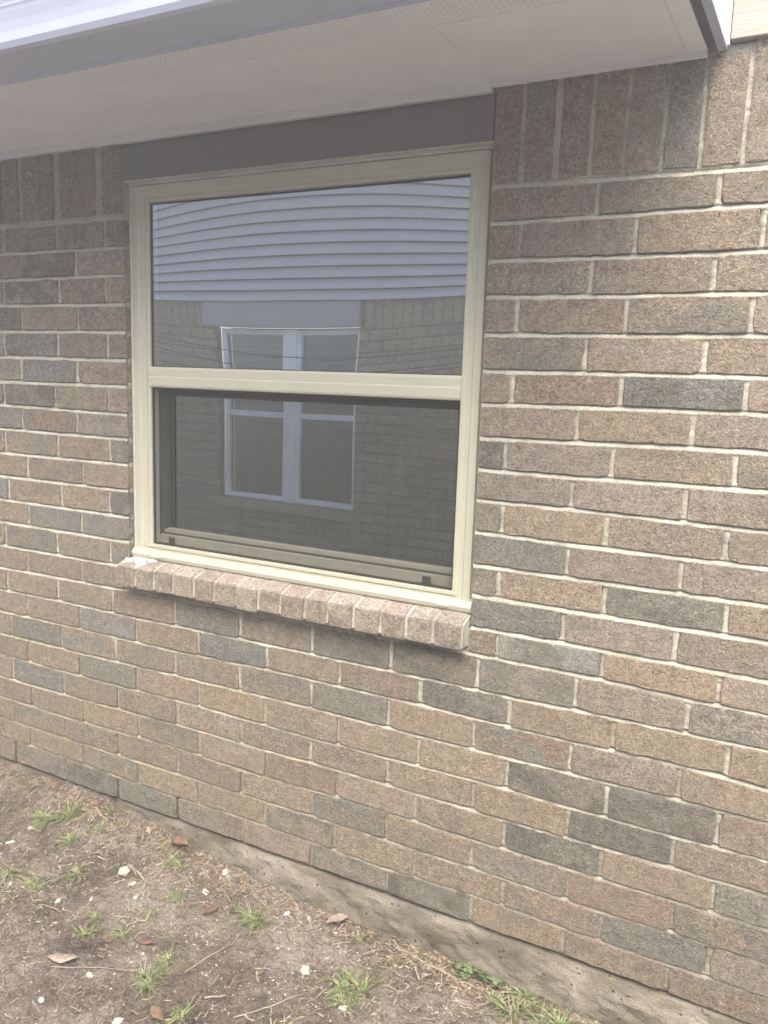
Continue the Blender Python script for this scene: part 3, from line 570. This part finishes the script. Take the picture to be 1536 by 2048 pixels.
# upper pane, bowed inward a little as sealed double glazing does
def pane(name, x0, x1, z0, z1, y, h, mat, seed, wob=.00012, nx=60, nz=40, lean=0.0):
    V = []; F = []
    for i in range(nx + 1):
        for j in range(nz + 1):
            u = 2 * i / nx - 1; w = 2 * j / nz - 1
            d = h * (1 - u ** 2) * (1 - w ** 2) + wob * mnoise.noise(Vector((u * 1.3 + seed, w * 1.1, seed * 2.3)))
            V.append((x0 + (x1 - x0) * (u + 1) / 2, y + d + lean * u * (x1 - x0) / 2, z0 + (z1 - z0) * (w + 1) / 2))
    for i in range(nx):
        for j in range(nz): a = i * (nz + 1) + j; F.append((a, a + nz + 1, a + nz + 2, a + 1))
    return mesh_obj(name, V, F, mat, win, True)
pane('upper_pane', GX0 - .012, GX1 + .012, UZ0 - .012, UZ1 + .012,   .034, .0019, M_GLASS_U, 3.0, lean=.003)
gk = [(0, .0325), (0, .029), (.0022, .0290), (.0030, .0325)]
v, f = frame_ring(GX0, GX1, UZ0, UZ1, gk); MB().add(v, f).build('glazing_gasket', M_BLACK, win)
# lower light: screen in front, movable sash behind
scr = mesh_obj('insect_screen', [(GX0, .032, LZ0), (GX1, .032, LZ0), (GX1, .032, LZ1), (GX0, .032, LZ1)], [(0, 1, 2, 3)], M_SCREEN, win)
v, f = frame_ring(GX0 + .0005, GX1 - .0005, LZ0 + .0005, LZ1 - .0005, [(0, .034), (0, .0285), (.0035, .0285), (.0045, .034)]); MB().add(v, f).build('screen_rim', M_BLACK, win)
for xx in (.690, 1.530): MB().box(xx - .012, xx + .012, .0318 - .003, .0316, LZ0 + .005, LZ0 + .026).build('screen_tab', M_BLACK, win, bevel=.002)
M_SASH = painted('sash_vinyl', (.26, .26, .21), .5, .3, .03)
sp = [(0, .10), (0, .058), (.006, .054), (.020, .054), (.024, .060), (.040, .062), (.044, .072), (.044, .10)]
v, f = frame_ring(GX0 - .02, GX1 + .02, LZ0 + .002, LZ1 + .02, sp); sash = MB().add(v, f).build('lower_sash', painted('sash_side', (.045, .047, .04), .6, .3, .03), win)
MB().add(*extrude_x([(.0535, LZ0 + .001), (.0535, LZ0 + .024), (.0605, LZ0 + .027), (.0615, LZ0 + .043), (.0715, LZ0 + .0465), (.0715, LZ0 + .001)], GX0 + .002, GX1 - .0005)).build('sash_lift_rail', M_SASH, win)
MB().box(GX0 - .03, GX0 - .0005, .0581, .12, LZ0 - .02, LZ1).build('track', M_DARK, win)
lp = pane('lower_pane', GX0 + .012, GX1 - .012, LZ0 + .026, LZ1 - .005, .082, .0002, M_GLASS_L, 8.0, .00022, lean=.008)
# room behind
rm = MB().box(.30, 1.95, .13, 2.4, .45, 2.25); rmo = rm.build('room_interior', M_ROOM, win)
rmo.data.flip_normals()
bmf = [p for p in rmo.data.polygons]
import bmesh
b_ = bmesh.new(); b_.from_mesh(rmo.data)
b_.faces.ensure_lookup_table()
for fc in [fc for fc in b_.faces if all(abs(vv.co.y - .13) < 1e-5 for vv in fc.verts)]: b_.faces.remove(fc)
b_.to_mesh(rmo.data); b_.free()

# header panel over the window
hp = empty('header_panel', (0, 0, 0), 'smooth dark brown grey metal panel between window head and eave', 'panel')
MB().add(*extrude_x([(.004, 1.901), (.001, 1.905), (.001, 1.990), (.004, 1.9985), (.10, 1.9985), (.10, 1.901)], .5355, 1.6625)).build('panel_face', M_PANEL, hp)
MB().add(*extrude_x([(.004, 1.8985), (.003, 1.9000), (.005, 1.9009), (.05, 1.9009), (.05, 1.8985)], .5365, 1.6625)).build('drip_edge', M_CAULK, hp)

# ------------------------------------------------------------------ eave
eave = empty('roof_eave', (0, 0, 2.0), 'pale metal roof eave with perforated soffit and gutter above the window', 'eave')
eave.location = (0, 0, 0)
EX0, EX1 = -3.2, 2.103
def plane_z(x0, x1, y0, y1, z, t=.004): return box_vf(x0, x1, y0, y1, z, z + t)
# frieze trim under the soffit
MB().add(*extrude_x([(-.010, 2.000), (-.012, 2.003), (-.012, 2.021), (.05, 2.021), (.05, 2.000)], EX0, 1.656)).build('frieze_trim', M_TRIM, eave)
MB().add(*extrude_x([(-.004, 2.010), (-.006, 2.013), (-.006, 2.021), (.05, 2.021), (.05, 2.010)], 1.6565, EX1)).build('channel_trim', M_TRIM, eave)
SZ = 2.0215
# soffit panels, each with a shallow V groove at the seam
seams = [EX0]
while seams[-1] < EX1 - .35: seams.append(seams[-1] + .405)
seams.append(EX1)
for a, b in zip(seams[:-1], seams[1:]):
    MB().add(*plane_z(a + .0004, b - .0004, -.322, .02, SZ)).build('soffit_panel', M_SOFFIT, eave)
# perforated vent strip: real holes
def vent(x0, x1, y0, y1, z):
    V = []; F = []; sx = .0125; sy = .0125; r = .0013
    nx = int((x1 - x0) / sx); ny = int((y1 - y0) / sy)
    for i in range(nx):
        for j in range(ny):
            ax = x0 + i * (x1 - x0) / nx; bx_ = x0 + (i + 1) * (x1 - x0) / nx; ay = y0 + j * (y1 - y0) / ny; by = y0 + (j + 1) * (y1 - y0) / ny
            cx_ = (ax + bx_) / 2; cy_ = (ay + by) / 2; n = len(V)
            V += [(ax, ay, z), (bx_, ay, z), (bx_, by, z), (ax, by, z)]
            V += [(cx_ - r, cy_ - r, z), (cx_ + r, cy_ - r, z), (cx_ + r, cy_ + r, z), (cx_ - r, cy_ + r, z)]
            for q in range(4): F.append((n + q, n + (q + 1) % 4, n + 4 + (q + 1) % 4, n + 4 + q))
    return V, F
vv, ff = vent(-.6, EX1, -.428, -.3225, SZ + .0005); vo = mesh_obj('vent_strip', vv, ff, M_SOFFIT, eave)
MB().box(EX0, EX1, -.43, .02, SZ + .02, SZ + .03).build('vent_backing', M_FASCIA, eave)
MB().box(EX0, -.6005, -.428, -.3225, SZ + .0005, SZ + .004).build('vent_strip', M_SOFFIT, eave)
# fascia lip, gutter
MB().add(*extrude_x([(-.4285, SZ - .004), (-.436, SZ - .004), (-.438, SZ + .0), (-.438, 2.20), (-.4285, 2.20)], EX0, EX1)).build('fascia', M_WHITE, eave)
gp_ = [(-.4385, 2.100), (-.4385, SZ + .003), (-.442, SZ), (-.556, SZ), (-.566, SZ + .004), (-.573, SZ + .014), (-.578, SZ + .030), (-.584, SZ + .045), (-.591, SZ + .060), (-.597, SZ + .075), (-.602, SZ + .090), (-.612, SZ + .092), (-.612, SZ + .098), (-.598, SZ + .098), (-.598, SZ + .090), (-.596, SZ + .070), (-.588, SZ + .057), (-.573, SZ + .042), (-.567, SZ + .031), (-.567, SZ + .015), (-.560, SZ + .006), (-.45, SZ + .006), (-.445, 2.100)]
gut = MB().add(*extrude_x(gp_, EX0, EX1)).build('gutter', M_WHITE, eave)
# roof slope over the eave
M_ROOF = painted('roof_shingles', (.12, .11, .105), .95, .2, .2, 60, .8)
MB().add(*extrude_x([(-.46, 2.125), (-.46, 2.14), (4.5, 4.2), (4.5, 4.18)], EX0, 2.14)).build('roof_slope', M_ROOF, eave)
# closed end of the eave box
MB().box(EX1 + .0003, EX1 + .019, -.43, .0, SZ + .012, 2.5).build('end_channel', M_DARK, eave)
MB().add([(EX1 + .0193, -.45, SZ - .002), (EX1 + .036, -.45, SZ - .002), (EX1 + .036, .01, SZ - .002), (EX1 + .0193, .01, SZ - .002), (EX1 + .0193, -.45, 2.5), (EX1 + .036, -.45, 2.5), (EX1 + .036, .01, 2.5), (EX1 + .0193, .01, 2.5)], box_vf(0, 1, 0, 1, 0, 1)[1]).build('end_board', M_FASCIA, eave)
MB().box(EX1 + .0363, EX1 + .040, -.012, .01, SZ + .004, 2.5).build('corner_strip', M_TRIM, eave)
# board above the brick to the right of the eave end
gb = MB().box(2.1445, 4.6, -.014, .05, 2.033, 2.30).build('trim_board', M_WOOD, None, bevel=.002); tag(gb, 'pale weathered trim board above the soldier bricks right of the eave end', 'trim board')

# ------------------------------------------------------------------ neighbouring house (seen in the window glass)
NY = -3.86
nb = empty('neighbour_house', (-1.5, NY, 0), 'neighbouring house of brick and white siding mirrored in the window glass', 'house')
nb.location = (0, 0, 0)
def npart(mbx, name, mat, **k): return mbx.build(name, mat, nb, **k)
NX0, NX1, NZ0, NZ1 = -2.26, -.915, .297, 1.80
SB = 1.985
# brick face of the neighbour, real bricks joined into one part
mbn = MB(); tn = []
z = -.25; r = 0
while z < SB - .20:
    x = -7 + (r % 2) * .121
    while x < 5:
        a, b_x = x + .005, x + .237
        if z + .07 > NZ0 - .02 and z < 1.84:
            segs = []
            if a < NX0: segs.append((a, min(b_x, NX0 - .003)))
            if b_x > NX1: segs.append((max(a, NX1 + .003), b_x))
        else: segs = [(a, b_x)]
        for a2, b2 in segs:
            if b2 - a2 > .02:
                vv, ff = box_vf(a2, b2, NY - .05, NY + rng.uniform(-.001, .002), z + .005, z + .0735); mbn.add(vv, ff); tn.append(rng.choice('ttboopbtk'))
        x += .242
    z += .0785; r += 1
zs = z
x = -7
while x < 5:
    if x + .075 < NX0 - .13 or x > NX1 + .01:
        vv, ff = box_vf(x + .005, x + .075, NY - .05, NY + rng.uniform(-.001, .002), zs + .004, SB + .01); mbn.add(vv, ff); tn.append(rng.choice('ttoobbk'))
    x += .0795
nbk = npart(mbn, 'brickwork', M_BRICK); nbk['kind'] = 'stuff'
for nm in ('tone', 'tone_b'):
    at = nbk.data.color_attributes.new(nm, 'FLOAT_COLOR', 'POINT'); arr = []
    for t in tn: c = TONES[t]; arr += [c[0] * 1.35, c[1] * 1.35, c[2] * 1.2, 1] * 8
    at.data.foreach_set('color', arr)
npart(MB().box(-7, NX0 - .001, NY - .06, NY - .006, -.4, SB + .02).box(NX1 + .001, 5, NY - .06, NY - .006, -.4, SB + .02).box(NX0 - .001, NX1 + .001, NY - .06, NY - .006, -.4, NZ0).box(NX0 - .001, NX1 + .001, NY - .06, NY - .006, NZ1 + .06, SB + .02), 'mortar', painted('old_dark_mortar', (.22, .20, .16), .9, .2, .1))
npart(MB().box(NX0 - .12, NX1 + .0, NY - .03, NY + .022, NZ1 + .01, SB - .002), 'header_board', painted('header_paint', (.40, .385, .39), .6, .3, .05), bevel=.004)
npart(MB().box(NX0 - .04, NX1 + .04, NY - .06, NY + .035, NZ0 - .085, NZ0 - .005), 'sill', M_MORTAR, bevel=.006)
npart(MB().box(-7, 5, NY - .02, NY - .006, SB + .021, 3.0), 'sheathing', M_DARK)
# lapped siding boards
lap = .074; zz = SB
while zz < 2.98:
    prof = [(NY + .036, zz), (NY + .038, zz + .002), (NY + .008, zz + lap - .006), (NY + .005, zz + lap - .006), (NY + .034, zz + .004)]
    npart(MB().add(*extrude_x(prof, -7, 5)), 'siding_board', M_SIDING); zz += lap
npart(MB().box(-7, 5, NY - .02, NY + .30, 2.99, 3.09), 'eave_box', M_WHITE)
npart(MB().add(*extrude_x([(NY + .34, 3.092), (NY + .34, 3.11), (NY - 4, 4.25), (NY - 4, 4.2)], -7.2, 5.2)), 'roof', M_ROOF)
# its pair of white hung windows
mid = (-1.60, -1.50)
npart(MB().box(mid[0], mid[1], NY - .075, NY - .02, NZ0, NZ1), 'mullion', M_NWHITE, bevel=.004)
for (a, b2) in ((NX0 + .03, mid[0]), (mid[1], NX1)):
    v, f = frame_ring(a, b2, NZ0 + .004, NZ1, [(0, NY - .10), (0, NY - .035), (.012, NY - .032), (.034, NY - .036), (.040, NY - .05), (.040, NY - .10)])
    fr = npart(MB().add(v, f), 'window_frame', M_NWHITE)
    rz = 1.035
    rl = MB().box(a + .04, b2 - .04, NY - .075, NY - .045, rz - .022, rz + .022).build('rail', M_NWHITE, fr)
    for z0, z1 in ((NZ0 + .04, rz - .022), (rz + .022, NZ1 - .04)):
        MB().box(a + .04, b2 - .04, NY - .070, NY - .067, z0, z1).build('pane', M_GLASS_N, fr)
    bl = MB(); zb_ = NZ0 + .05
    while zb_ < NZ1 - .06: bl.add(*extrude_x([(NY - .14, zb_), (NY - .113, zb_ + .026), (NY - .112, zb_ + .0275), (NY - .139, zb_ + .0015)], a + .035, b2 - .035)); zb_ += .034
    o = npart(bl, 'blind', M_BLIND); o['kind'] = 'stuff'
npart(MB().box(NX0 + .0, NX1 - .0, NY - .5, NY - .20, NZ0 - .02, NZ1 + .02), 'dark_room', M_ROOM)
# two thin cables on the neighbour's side
def tube(pts, r, nseg=6):
    V = []; F = []; P = [Vector(p) for p in pts]
    for i, p in enumerate(P):
        t = (P[min(i + 1, len(P) - 1)] - P[max(i - 1, 0)]).normalized(); u = t.cross(Vector((0.13, .31, .94))).normalized(); w = t.cross(u)
        rr = r(i / (len(P) - 1)) if callable(r) else r
        for q in range(nseg): a = 2 * math.pi * q / nseg; V.append(p + (u * math.cos(a) + w * math.sin(a)) * rr)
    for i in range(len(P) - 1):
        for q in range(nseg): F.append((i * nseg + q, i * nseg + (q + 1) % nseg, (i + 1) * nseg + (q + 1) % nseg, (i + 1) * nseg + q))
    F.append(tuple(range(nseg - 1, -1, -1))); F.append(tuple((len(P) - 1) * nseg + q for q in range(nseg)))
    return V, F
for k, (z0, sag, lab) in enumerate(((1.78, .18, 'upper thin black cable sagging along the neighbouring house'), (1.70, .20, 'lower thin black cable sagging along the neighbouring house'))):
    pts = [(-4 + 7 * i / 40, NY + .10 + .02 * k, z0 - sag * (1 - (2 * i / 40 - 1) ** 2)) for i in range(41)]
    v, f = tube(pts, .0035); o = mesh_obj('cable', v, f, M_CABLE, None, True); tag(o, lab, 'cable', 'cables along the neighbouring house')

# haze volume added to imitate the milky veil of the lens
hm = bpy.data.materials.new('haze'); hm.use_nodes = True; hm.node_tree.nodes.clear()
ho = hm.node_tree.nodes.new('ShaderNodeOutputMaterial'); hv = hm.node_tree.nodes.new('ShaderNodeVolumePrincipled')
hv.inputs['Color'].default_value = (.95, .955, .96, 1); hv.inputs['Density'].default_value = .042; hv.inputs['Anisotropy'].default_value = .45
L(hm.node_tree, hv.outputs[0], ho.inputs['Volume'])
haze = mesh_obj('haze', *box_vf(-21, 23, -21, 21, -1.4, 4.9), hm); haze['kind'] = 'stuff'

# ------------------------------------------------------------------ things on the ground
def gz(x, y): return float(g_full(np.array([x]), np.array([y]))[0])
def blade(V, F, x, y, ang, length, width, lift, curl, z0):
    n = 5; dx, dy = math.cos(ang), math.sin(ang); p = Vector((x, y, z0 - .003)); el = lift; b = len(V)
    for i in range(n + 1):
        w = width * (1 - (i / n) ** 1.7) * .5 + .0002; V.append((p.x - dy * w, p.y + dx * w, p.z)); V.append((p.x + dy * w, p.y - dx * w, p.z + w * .35))
        p = p + Vector((dx * math.cos(el), dy * math.cos(el), math.sin(el))) * (length / n); el -= curl / n
        g0 = gz(p.x, p.y) if i % 2 else z0
        if p.z < g0 + .001: p.z = g0 + .001; el = max(el, 0)
    for i in range(n): F.append((b + 2 * i, b + 2 * i + 1, b + 2 * i + 3, b + 2 * i + 2))
def tuft(cx, cy, w, n, lab, tall=1.0, dry=.25, spread=None):
    V = []; F = []; V2 = []; F2 = []; sp = spread or w * .42
    z0 = gz(cx, cy); k = max(1, int(w / .05))
    cl = [(cx + rng.gauss(0, sp * .5), cy + rng.gauss(0, sp * .33)) for _ in range(k)] if w > .1 else [(cx, cy)]
    for i in range(n):
        bx0, by0 = rng.choice(cl); x = bx0 + rng.gauss(0, .007); y = min(by0 + rng.gauss(0, .006), -.018); z = gz(x, y)
        d = rng.random() < dry; ln = rng.uniform(.018, .055) * tall * (.8 if d else 1)
        blade(V2 if d else V, F2 if d else F, x, y, rng.uniform(0, 2 * math.pi), ln, rng.uniform(.0016, .0042) * (.6 if d else 1) * (tall ** .4), rng.uniform(.08, 1.0), rng.uniform(.4, 1.6), z)
    root = empty('grass_tuft', (0, 0, 0), lab, 'grass tuft', 'grass tufts in the bare soil')
    mesh_obj('green_blades', V, F, M_GRASS, root)['kind'] = 'stuff'
    if V2: mesh_obj('dry_blades', V2, F2, M_STRAW, root)['kind'] = 'stuff'
T = [(.399,-.165,.34,620,'widest ragged grass patch at the left beside the white shell stone',1.0),
 (.495,-.045,.10,40,'small grass sprig touching the wall base above the widest patch',.9),
 (.541,-.105,.12,60,'short grass clump at the right end of the widest patch',.8),
 (.512,-.351,.13,45,'flat two-bladed grass clump below the widest patch',1.3),
 (.428,-.375,.11,40,'grass clump at the left edge of the photo',1.4),
 (.593,-.278,.13,80,'bushy green clump between the left edge and the largest white stone',.9),
 (.836,-.105,.12,90,'green clump just below the curled brown leaf',1.0),
 (.900,-.203,.09,60,'yellowish clump under the one below the curled brown leaf',.8),
 (.778,-.381,.08,50,'low yellow green clump beneath the largest white stone',.8),
 (.891,-.290,.07,30,'tiny dry sprig in the middle left soil',.7),
 (.290,-.288,.08,30,'cut-off sprig at the upper left photo edge',1.0),
 (1.143,-.160,.15,120,'grass clump with long blades pointing right in the middle soil',1.5),
 (1.422,-.070,.09,60,'leafy sprig beside the folded grey leaf',.8),
 (.814,-.440,.08,50,'small clump beside the orange leaf',.9),
 (1.059,-.495,.13,120,'dense grass clump at the bottom centre left',1.1),
 (1.059,-.401,.09,60,'grass clump just above the dense bottom one',1.0),
 (.892,-.390,.07,40,'small sparse clump right of the orange leaf',.9),
 (1.501,-.281,.10,60,'clump beside the white stone near the bottom middle',1.1),
 (1.205,-.523,.08,40,'clump cut by the bottom photo edge',1.2),
 (1.525,-.240,.13,100,'tall upright grass clump at the bottom middle',1.6),
 (1.835,-.060,.15,110,'large spreading bright green grass clump near the foundation at right',2.0),
 (1.944,-.085,.12,60,'rightmost dark green long bladed clump by the foundation',2.0),
 (1.593,-.060,.06,25,'tiny green weed left of the clover',.7)]
for x, y, w, n, lab, tl in T: tuft(x, y, w, n, lab, tl)
for (x, y, w, lab) in ((1.718, -.050, .085, 'clover with round leaves against the foundation'), (1.775, -.052, .06, 'smaller clover sprig next to the spreading grass clump')):
    V = []; F = []; VS = []; FS = []
    for i in range(13 if w > .07 else 7):
        a = rng.uniform(0, 6.28); r = rng.uniform(.1, .5) * w; px_, py_ = x + r * math.cos(a), min(y + r * math.sin(a) * .6, -.02); z = gz(px_, py_) + rng.uniform(.010, .028)
        tl, ta = rng.uniform(-.5, .5), rng.uniform(-.6, .1)
        for q in range(3):
            aa = a + q * 2.09; c = Vector((px_ + .007 * math.cos(aa), py_ + .007 * math.sin(aa), z)); b = len(V); V.append(tuple(c + Vector((0, 0, -.001))))
            for e in range(8):
                g = 6.283 * e / 8; dx, dy = .0068 * math.cos(g), .0068 * math.sin(g); V.append((c.x + dx, c.y + dy, c.z + dx * tl + dy * ta + .0006))
            for e in range(8): F.append((b, b + 1 + e, b + 1 + (e + 1) % 8))
        v, f = tube([(x + rng.uniform(-.01, .01), min(y, -.03), gz(x, y) - .002), ((x + px_) / 2, (y + py_) / 2, z - .008), (px_, py_, z)], .0006, 4); n0 = len(VS); VS += v; FS += [tuple(j + n0 for j in t_) for t_ in f]
    root = empty('clover_plant', (0, 0, 0), lab, 'clover', 'clover plants by the foundation')
    mesh_obj('leaves', V, F, M_CLOVER, root, True); mesh_obj('stems', VS, FS, M_GRASS, root)
def leaf(x, y, ln, lab, mat, ang, fold=.35, wd=.42, lift=.004):
    V = []; F = []; n = 8; y = min(y, -.03); z = gz(x, y) + lift
    for i in range(n + 1):
        t = i / n; w = ln * wd * .5 * math.sin(math.pi * min(max(t, .02), .98)) ** .8 * (1 + rng.uniform(-.12, .12)); u = (t - .5) * ln; bend = .05 * ln * (2 * t - 1) ** 2 + .03 * ln * math.sin(t * 9)
        for sgn in (-1, 0, 1):
            lx, ly = u, sgn * w; V.append((x + lx * math.cos(ang) - ly * math.sin(ang), y + lx * math.sin(ang) + ly * math.cos(ang), z + bend + abs(sgn) * w * fold + rng.uniform(0, .0006)))
    for i in range(n):
        for q in (0, 1): F.append((3 * i + q, 3 * i + q + 1, 3 * i + q + 4, 3 * i + q + 3))
    o = mesh_obj('dead_leaf', V, F, mat, None, True); sm = o.modifiers.new('thick', 'SOLIDIFY'); sm.thickness = .0006; tag(o, lab, 'leaf', 'dead leaves on the soil')
for a in ((.778,-.045,.055,'curled dark brown leaf lying against the foundation',M_LEAF_B,.4,1.2,.8,.012),
 (.650,-.040,.050,'narrow grey tan leaf near the wall above the curled one',M_LEAF_T,-.7,.3,.3,.006),
 (.428,-.045,.048,'flat reddish brown leaf beside the widest grass patch',M_LEAF_B,-.6,.2,.5,.004),
 (.879,-.432,.042,'small bright orange brown leaf in the lower left soil',M_LEAF_B,-.3,.3,.5,.004),
 (.841,-.541,.075,'large flat tan leaf at the lower left',M_LEAF_T,.5,.15,.45,.003),
 (.965,-.388,.060,'long orange brown leaf right of the small orange one',M_LEAF_B,.3,.4,.28,.004),
 (1.027,-.201,.048,'upright brown leaf in the middle of the bare soil',M_LEAF_B,1.2,.4,.4,.005),
 (1.154,-.544,.058,'brown leaf at the bottom photo edge',M_LEAF_B,-.4,.3,.45,.004),
 (1.343,-.050,.064,'folded pale grey leaf standing by the foundation in the middle',M_LEAF_T,.9,.9,.5,.012),
 (.230,-.040,.080,'dry brown litter leaf at the wall base on the far left',M_LEAF_B,-.5,.3,.3,.004)): leaf(*a)
def stone(x, y, r, lab):
    y = min(y, -.02); z = gz(x, y); V = []; F = []; nu, nv = 9, 6; sx, sy, sz = rng.uniform(.36, .52), rng.uniform(.18, .34), rng.uniform(.12, .20); a = rng.uniform(0, 3.1); sd_ = rng.uniform(0, 50)
    for j in range(nv + 1):
        for i in range(nu):
            th = math.pi * j / nv; ph = 2 * math.pi * i / nu; p = Vector((math.sin(th) * math.cos(ph), math.sin(th) * math.sin(ph), math.cos(th)))
            k = 1 + .55 * mnoise.noise(p * 1.4 + Vector((sd_, 0, 0))); q = Vector((p.x * sx, p.y * sy, p.z * sz)) * r * k
            V.append((x + q.x * math.cos(a) - q.y * math.sin(a), y + q.x * math.sin(a) + q.y * math.cos(a), z + q.z + r * .08))
    for j in range(nv):
        for i in range(nu): F.append((j * nu + i, (j + 1) * nu + i, (j + 1) * nu + (i + 1) % nu, j * nu + (i + 1) % nu))
    o = mesh_obj('white_stone', V, F, M_STONE, None, False); tag(o, lab, 'stone', 'white stones and shell pieces on the soil')
for a in ((.319,-.203,.034,'white shell fragment at the left end of the widest grass patch'),(.318,-.281,.030,'pale stone near the left photo edge under the widest grass patch'),
 (.704,-.200,.050,'largest white stone, wedge shaped, beside the grey stick'),(.765,-.223,.026,'white stone just below the largest one'),(.712,-.330,.021,'small white pebble left of the yellow green clump'),
 (.643,-.384,.027,'flat white pebble above the pale twig at lower left'),(.475,-.405,.026,'white pebble at the left edge beside the flat grass clump'),(.811,-.262,.017,'tiny white pebble below the grey stick'),
 (.956,-.050,.033,'white stone closest to the foundation'),(.956,-.137,.028,'pinkish white stone below the one closest to the foundation'),(.925,-.030,.017,'tiny white chip touching the foundation'),
 (1.202,-.087,.025,'long white chip right of the long bladed clump'),(1.262,-.069,.022,'white chip left of the folded pale leaf'),(1.356,-.080,.022,'white chip at the tip of the folded pale leaf'),
 (1.367,-.245,.045,'thin white flake in the middle of the bare soil'),(.932,-.538,.030,'round white pebble at the lower left'),(.901,-.655,.024,'white pebble near the bottom left corner'),
 (1.094,-.606,.032,'white chip at the bottom photo edge'),(1.512,-.308,.026,'pale pebble beneath the tall upright clump')): stone(*a)
def twig(x0, y0, x1, y1, r, lab, mat=M_TWIG, bend=.02):
    n = 9; pts = []; sd_ = rng.uniform(0, 90)
    for i in range(n + 1):
        t = i / n; x = x0 + (x1 - x0) * t; y = y0 + (y1 - y0) * t; w = bend * math.sin(math.pi * t) + .006 * mnoise.noise(Vector((t * 5, sd_, 0)))
        x += w * .6; y = min(y + w * .7, -.022); pts.append((x, y, gz(x, y) + r * .9 + .002))
    v, f = tube(pts, lambda t: r * (1 - .45 * t), 6); o = mesh_obj('twig', v, f, mat, None, True); tag(o, lab, 'twig', 'twigs and runners on the soil')
twig(.693,-.174,.824,-.239,.0042,'thick grey stick beside the largest white stone')
twig(1.119,-.410,1.140,-.180,.0018,'long tan grass runner leading to the long bladed clump',M_STRAW,.03)
twig(.835,-.574,1.021,-.473,.0018,'straight dark twig at the lower left')
twig(1.308,-.461,1.409,-.319,.0022,'pale runner near the bottom centre',M_STRAW)
twig(1.534,-.045,1.780,-.075,.0032,'dark curved twig running under the clover',M_TWIG,-.02)
twig(.618,-.423,.709,-.426,.0016,'short pale twig at the left',M_STRAW)
twig(1.172,-.030,1.148,-.115,.0020,'tan forked stalk leaning on the foundation',M_STRAW)
# loose litter nobody could count: grit, straw bits, fallen crumbs
V = []; F = []
for i in range(2600):
    x = rng.uniform(-.3, 2.25); y = -abs(rng.gauss(0, .38)) - .02
    if y < -.85: continue
    if mnoise.noise(Vector((x * 4, y * 4, 2))) < -.12: continue
    r = rng.uniform(.0010, .0030) * (1.6 if rng.random() < .06 else 1); z = gz(x, y) + r * .35; n = len(V); a = rng.uniform(0, 3)
    e1, e2 = r * rng.uniform(.9, 1.7), r * rng.uniform(.6, 1.1); ca, sa = math.cos(a), math.sin(a)
    V += [(x + e1 * ca, y + e1 * sa, z), (x - e2 * sa, y + e2 * ca, z), (x - e1 * ca, y - e1 * sa, z), (x + e2 * sa, y - e2 * ca, z), (x, y, z + r * .7), (x, y, z - r * .7)]
    for q in range(4): F.append((n + q, n + (q + 1) % 4, n + 4)); F.append((n + (q + 1) % 4, n + q, n + 5))
o = mesh_obj('shell_grit', V, F, M_STONE); o['kind'] = 'stuff'; tag(o, 'white shell grit scattered over the soil', 'grit')
def litter(name, mat, cnt, lw, lab, cat, wall_bias):
    V = []; F = []
    for i in range(cnt):
        x = rng.uniform(-.3, 2.25); y = -.02 - (abs(rng.gauss(0, .05)) if rng.random() < wall_bias else rng.uniform(0, .8))
        if rng.random() > wall_bias and mnoise.noise(Vector((x * 3, y * 3, 7))) < 0: continue
        ln = rng.uniform(*lw); a = rng.uniform(0, 6.28); w = rng.uniform(.0007, .0022); pts = []
        c = rng.uniform(-.8, .8); px_, py_ = x, y
        for k in range(4):
            pts.append((px_, min(py_, -.012), gz(px_, py_) + .0015 + rng.uniform(0, .004))); px_ += math.cos(a) * ln / 3; py_ += math.sin(a) * ln / 3; a += c
        n = len(V)
        for k, p in enumerate(pts):
            V.append((p[0] - w * math.sin(a), p[1] + w * math.cos(a), p[2])); V.append((p[0] + w * math.sin(a), p[1] - w * math.cos(a), p[2] + w * .5))
        for k in range(3): F.append((n + 2 * k, n + 2 * k + 1, n + 2 * k + 3, n + 2 * k + 2))
    o = mesh_obj(name, V, F, mat); o['kind'] = 'stuff'; tag(o, lab, cat)
litter('straw_litter', M_STRAW, 6500, (.008, .050), 'dry straw bits strewn over the soil and along the wall base', 'straw', .4)
litter('leaf_litter', M_LEAF_B, 4200, (.005, .028), 'dark crumbled leaf litter along the wall base', 'leaf litter', .6)
litter('grass_bits', M_GRASS, 900, (.008, .032), 'stray single green grass blades in the soil', 'grass', .2)

# crumbs and clods of earth
V = []; F = []
for i in range(5200):
    x = rng.uniform(-.3, 2.25); y = -rng.uniform(0, 1) ** 1.5 * .8 - .012
    if mnoise.noise(Vector((x * 5, y * 5, 12))) < -.05: continue
    r = rng.uniform(.0016, .0045) * (1.9 if rng.random() < .05 else 1); z = gz(x, y) + r * .2; n = len(V); sd_ = rng.uniform(0, 90)
    for j, zz_ in enumerate((-.5, .25)):
        for q in range(5): a = q * 1.257 + j * .6; k = r * rng.uniform(.7, 1.25) * (1 if j == 0 else .8); V.append((x + k * math.cos(a), y + k * math.sin(a), z + zz_ * r))
    V.append((x, y, z + r * rng.uniform(.5, .8)))
    for q in range(5): F.append((n + q, n + (q + 1) % 5, n + 5 + (q + 1) % 5, n + 5 + q)); F.append((n + 5 + q, n + 5 + (q + 1) % 5, n + 10))
o = mesh_obj('soil_clods', V, F, M_SOIL); o['kind'] = 'stuff'; tag(o, 'loose crumbs of brown earth over the soil', 'earth')
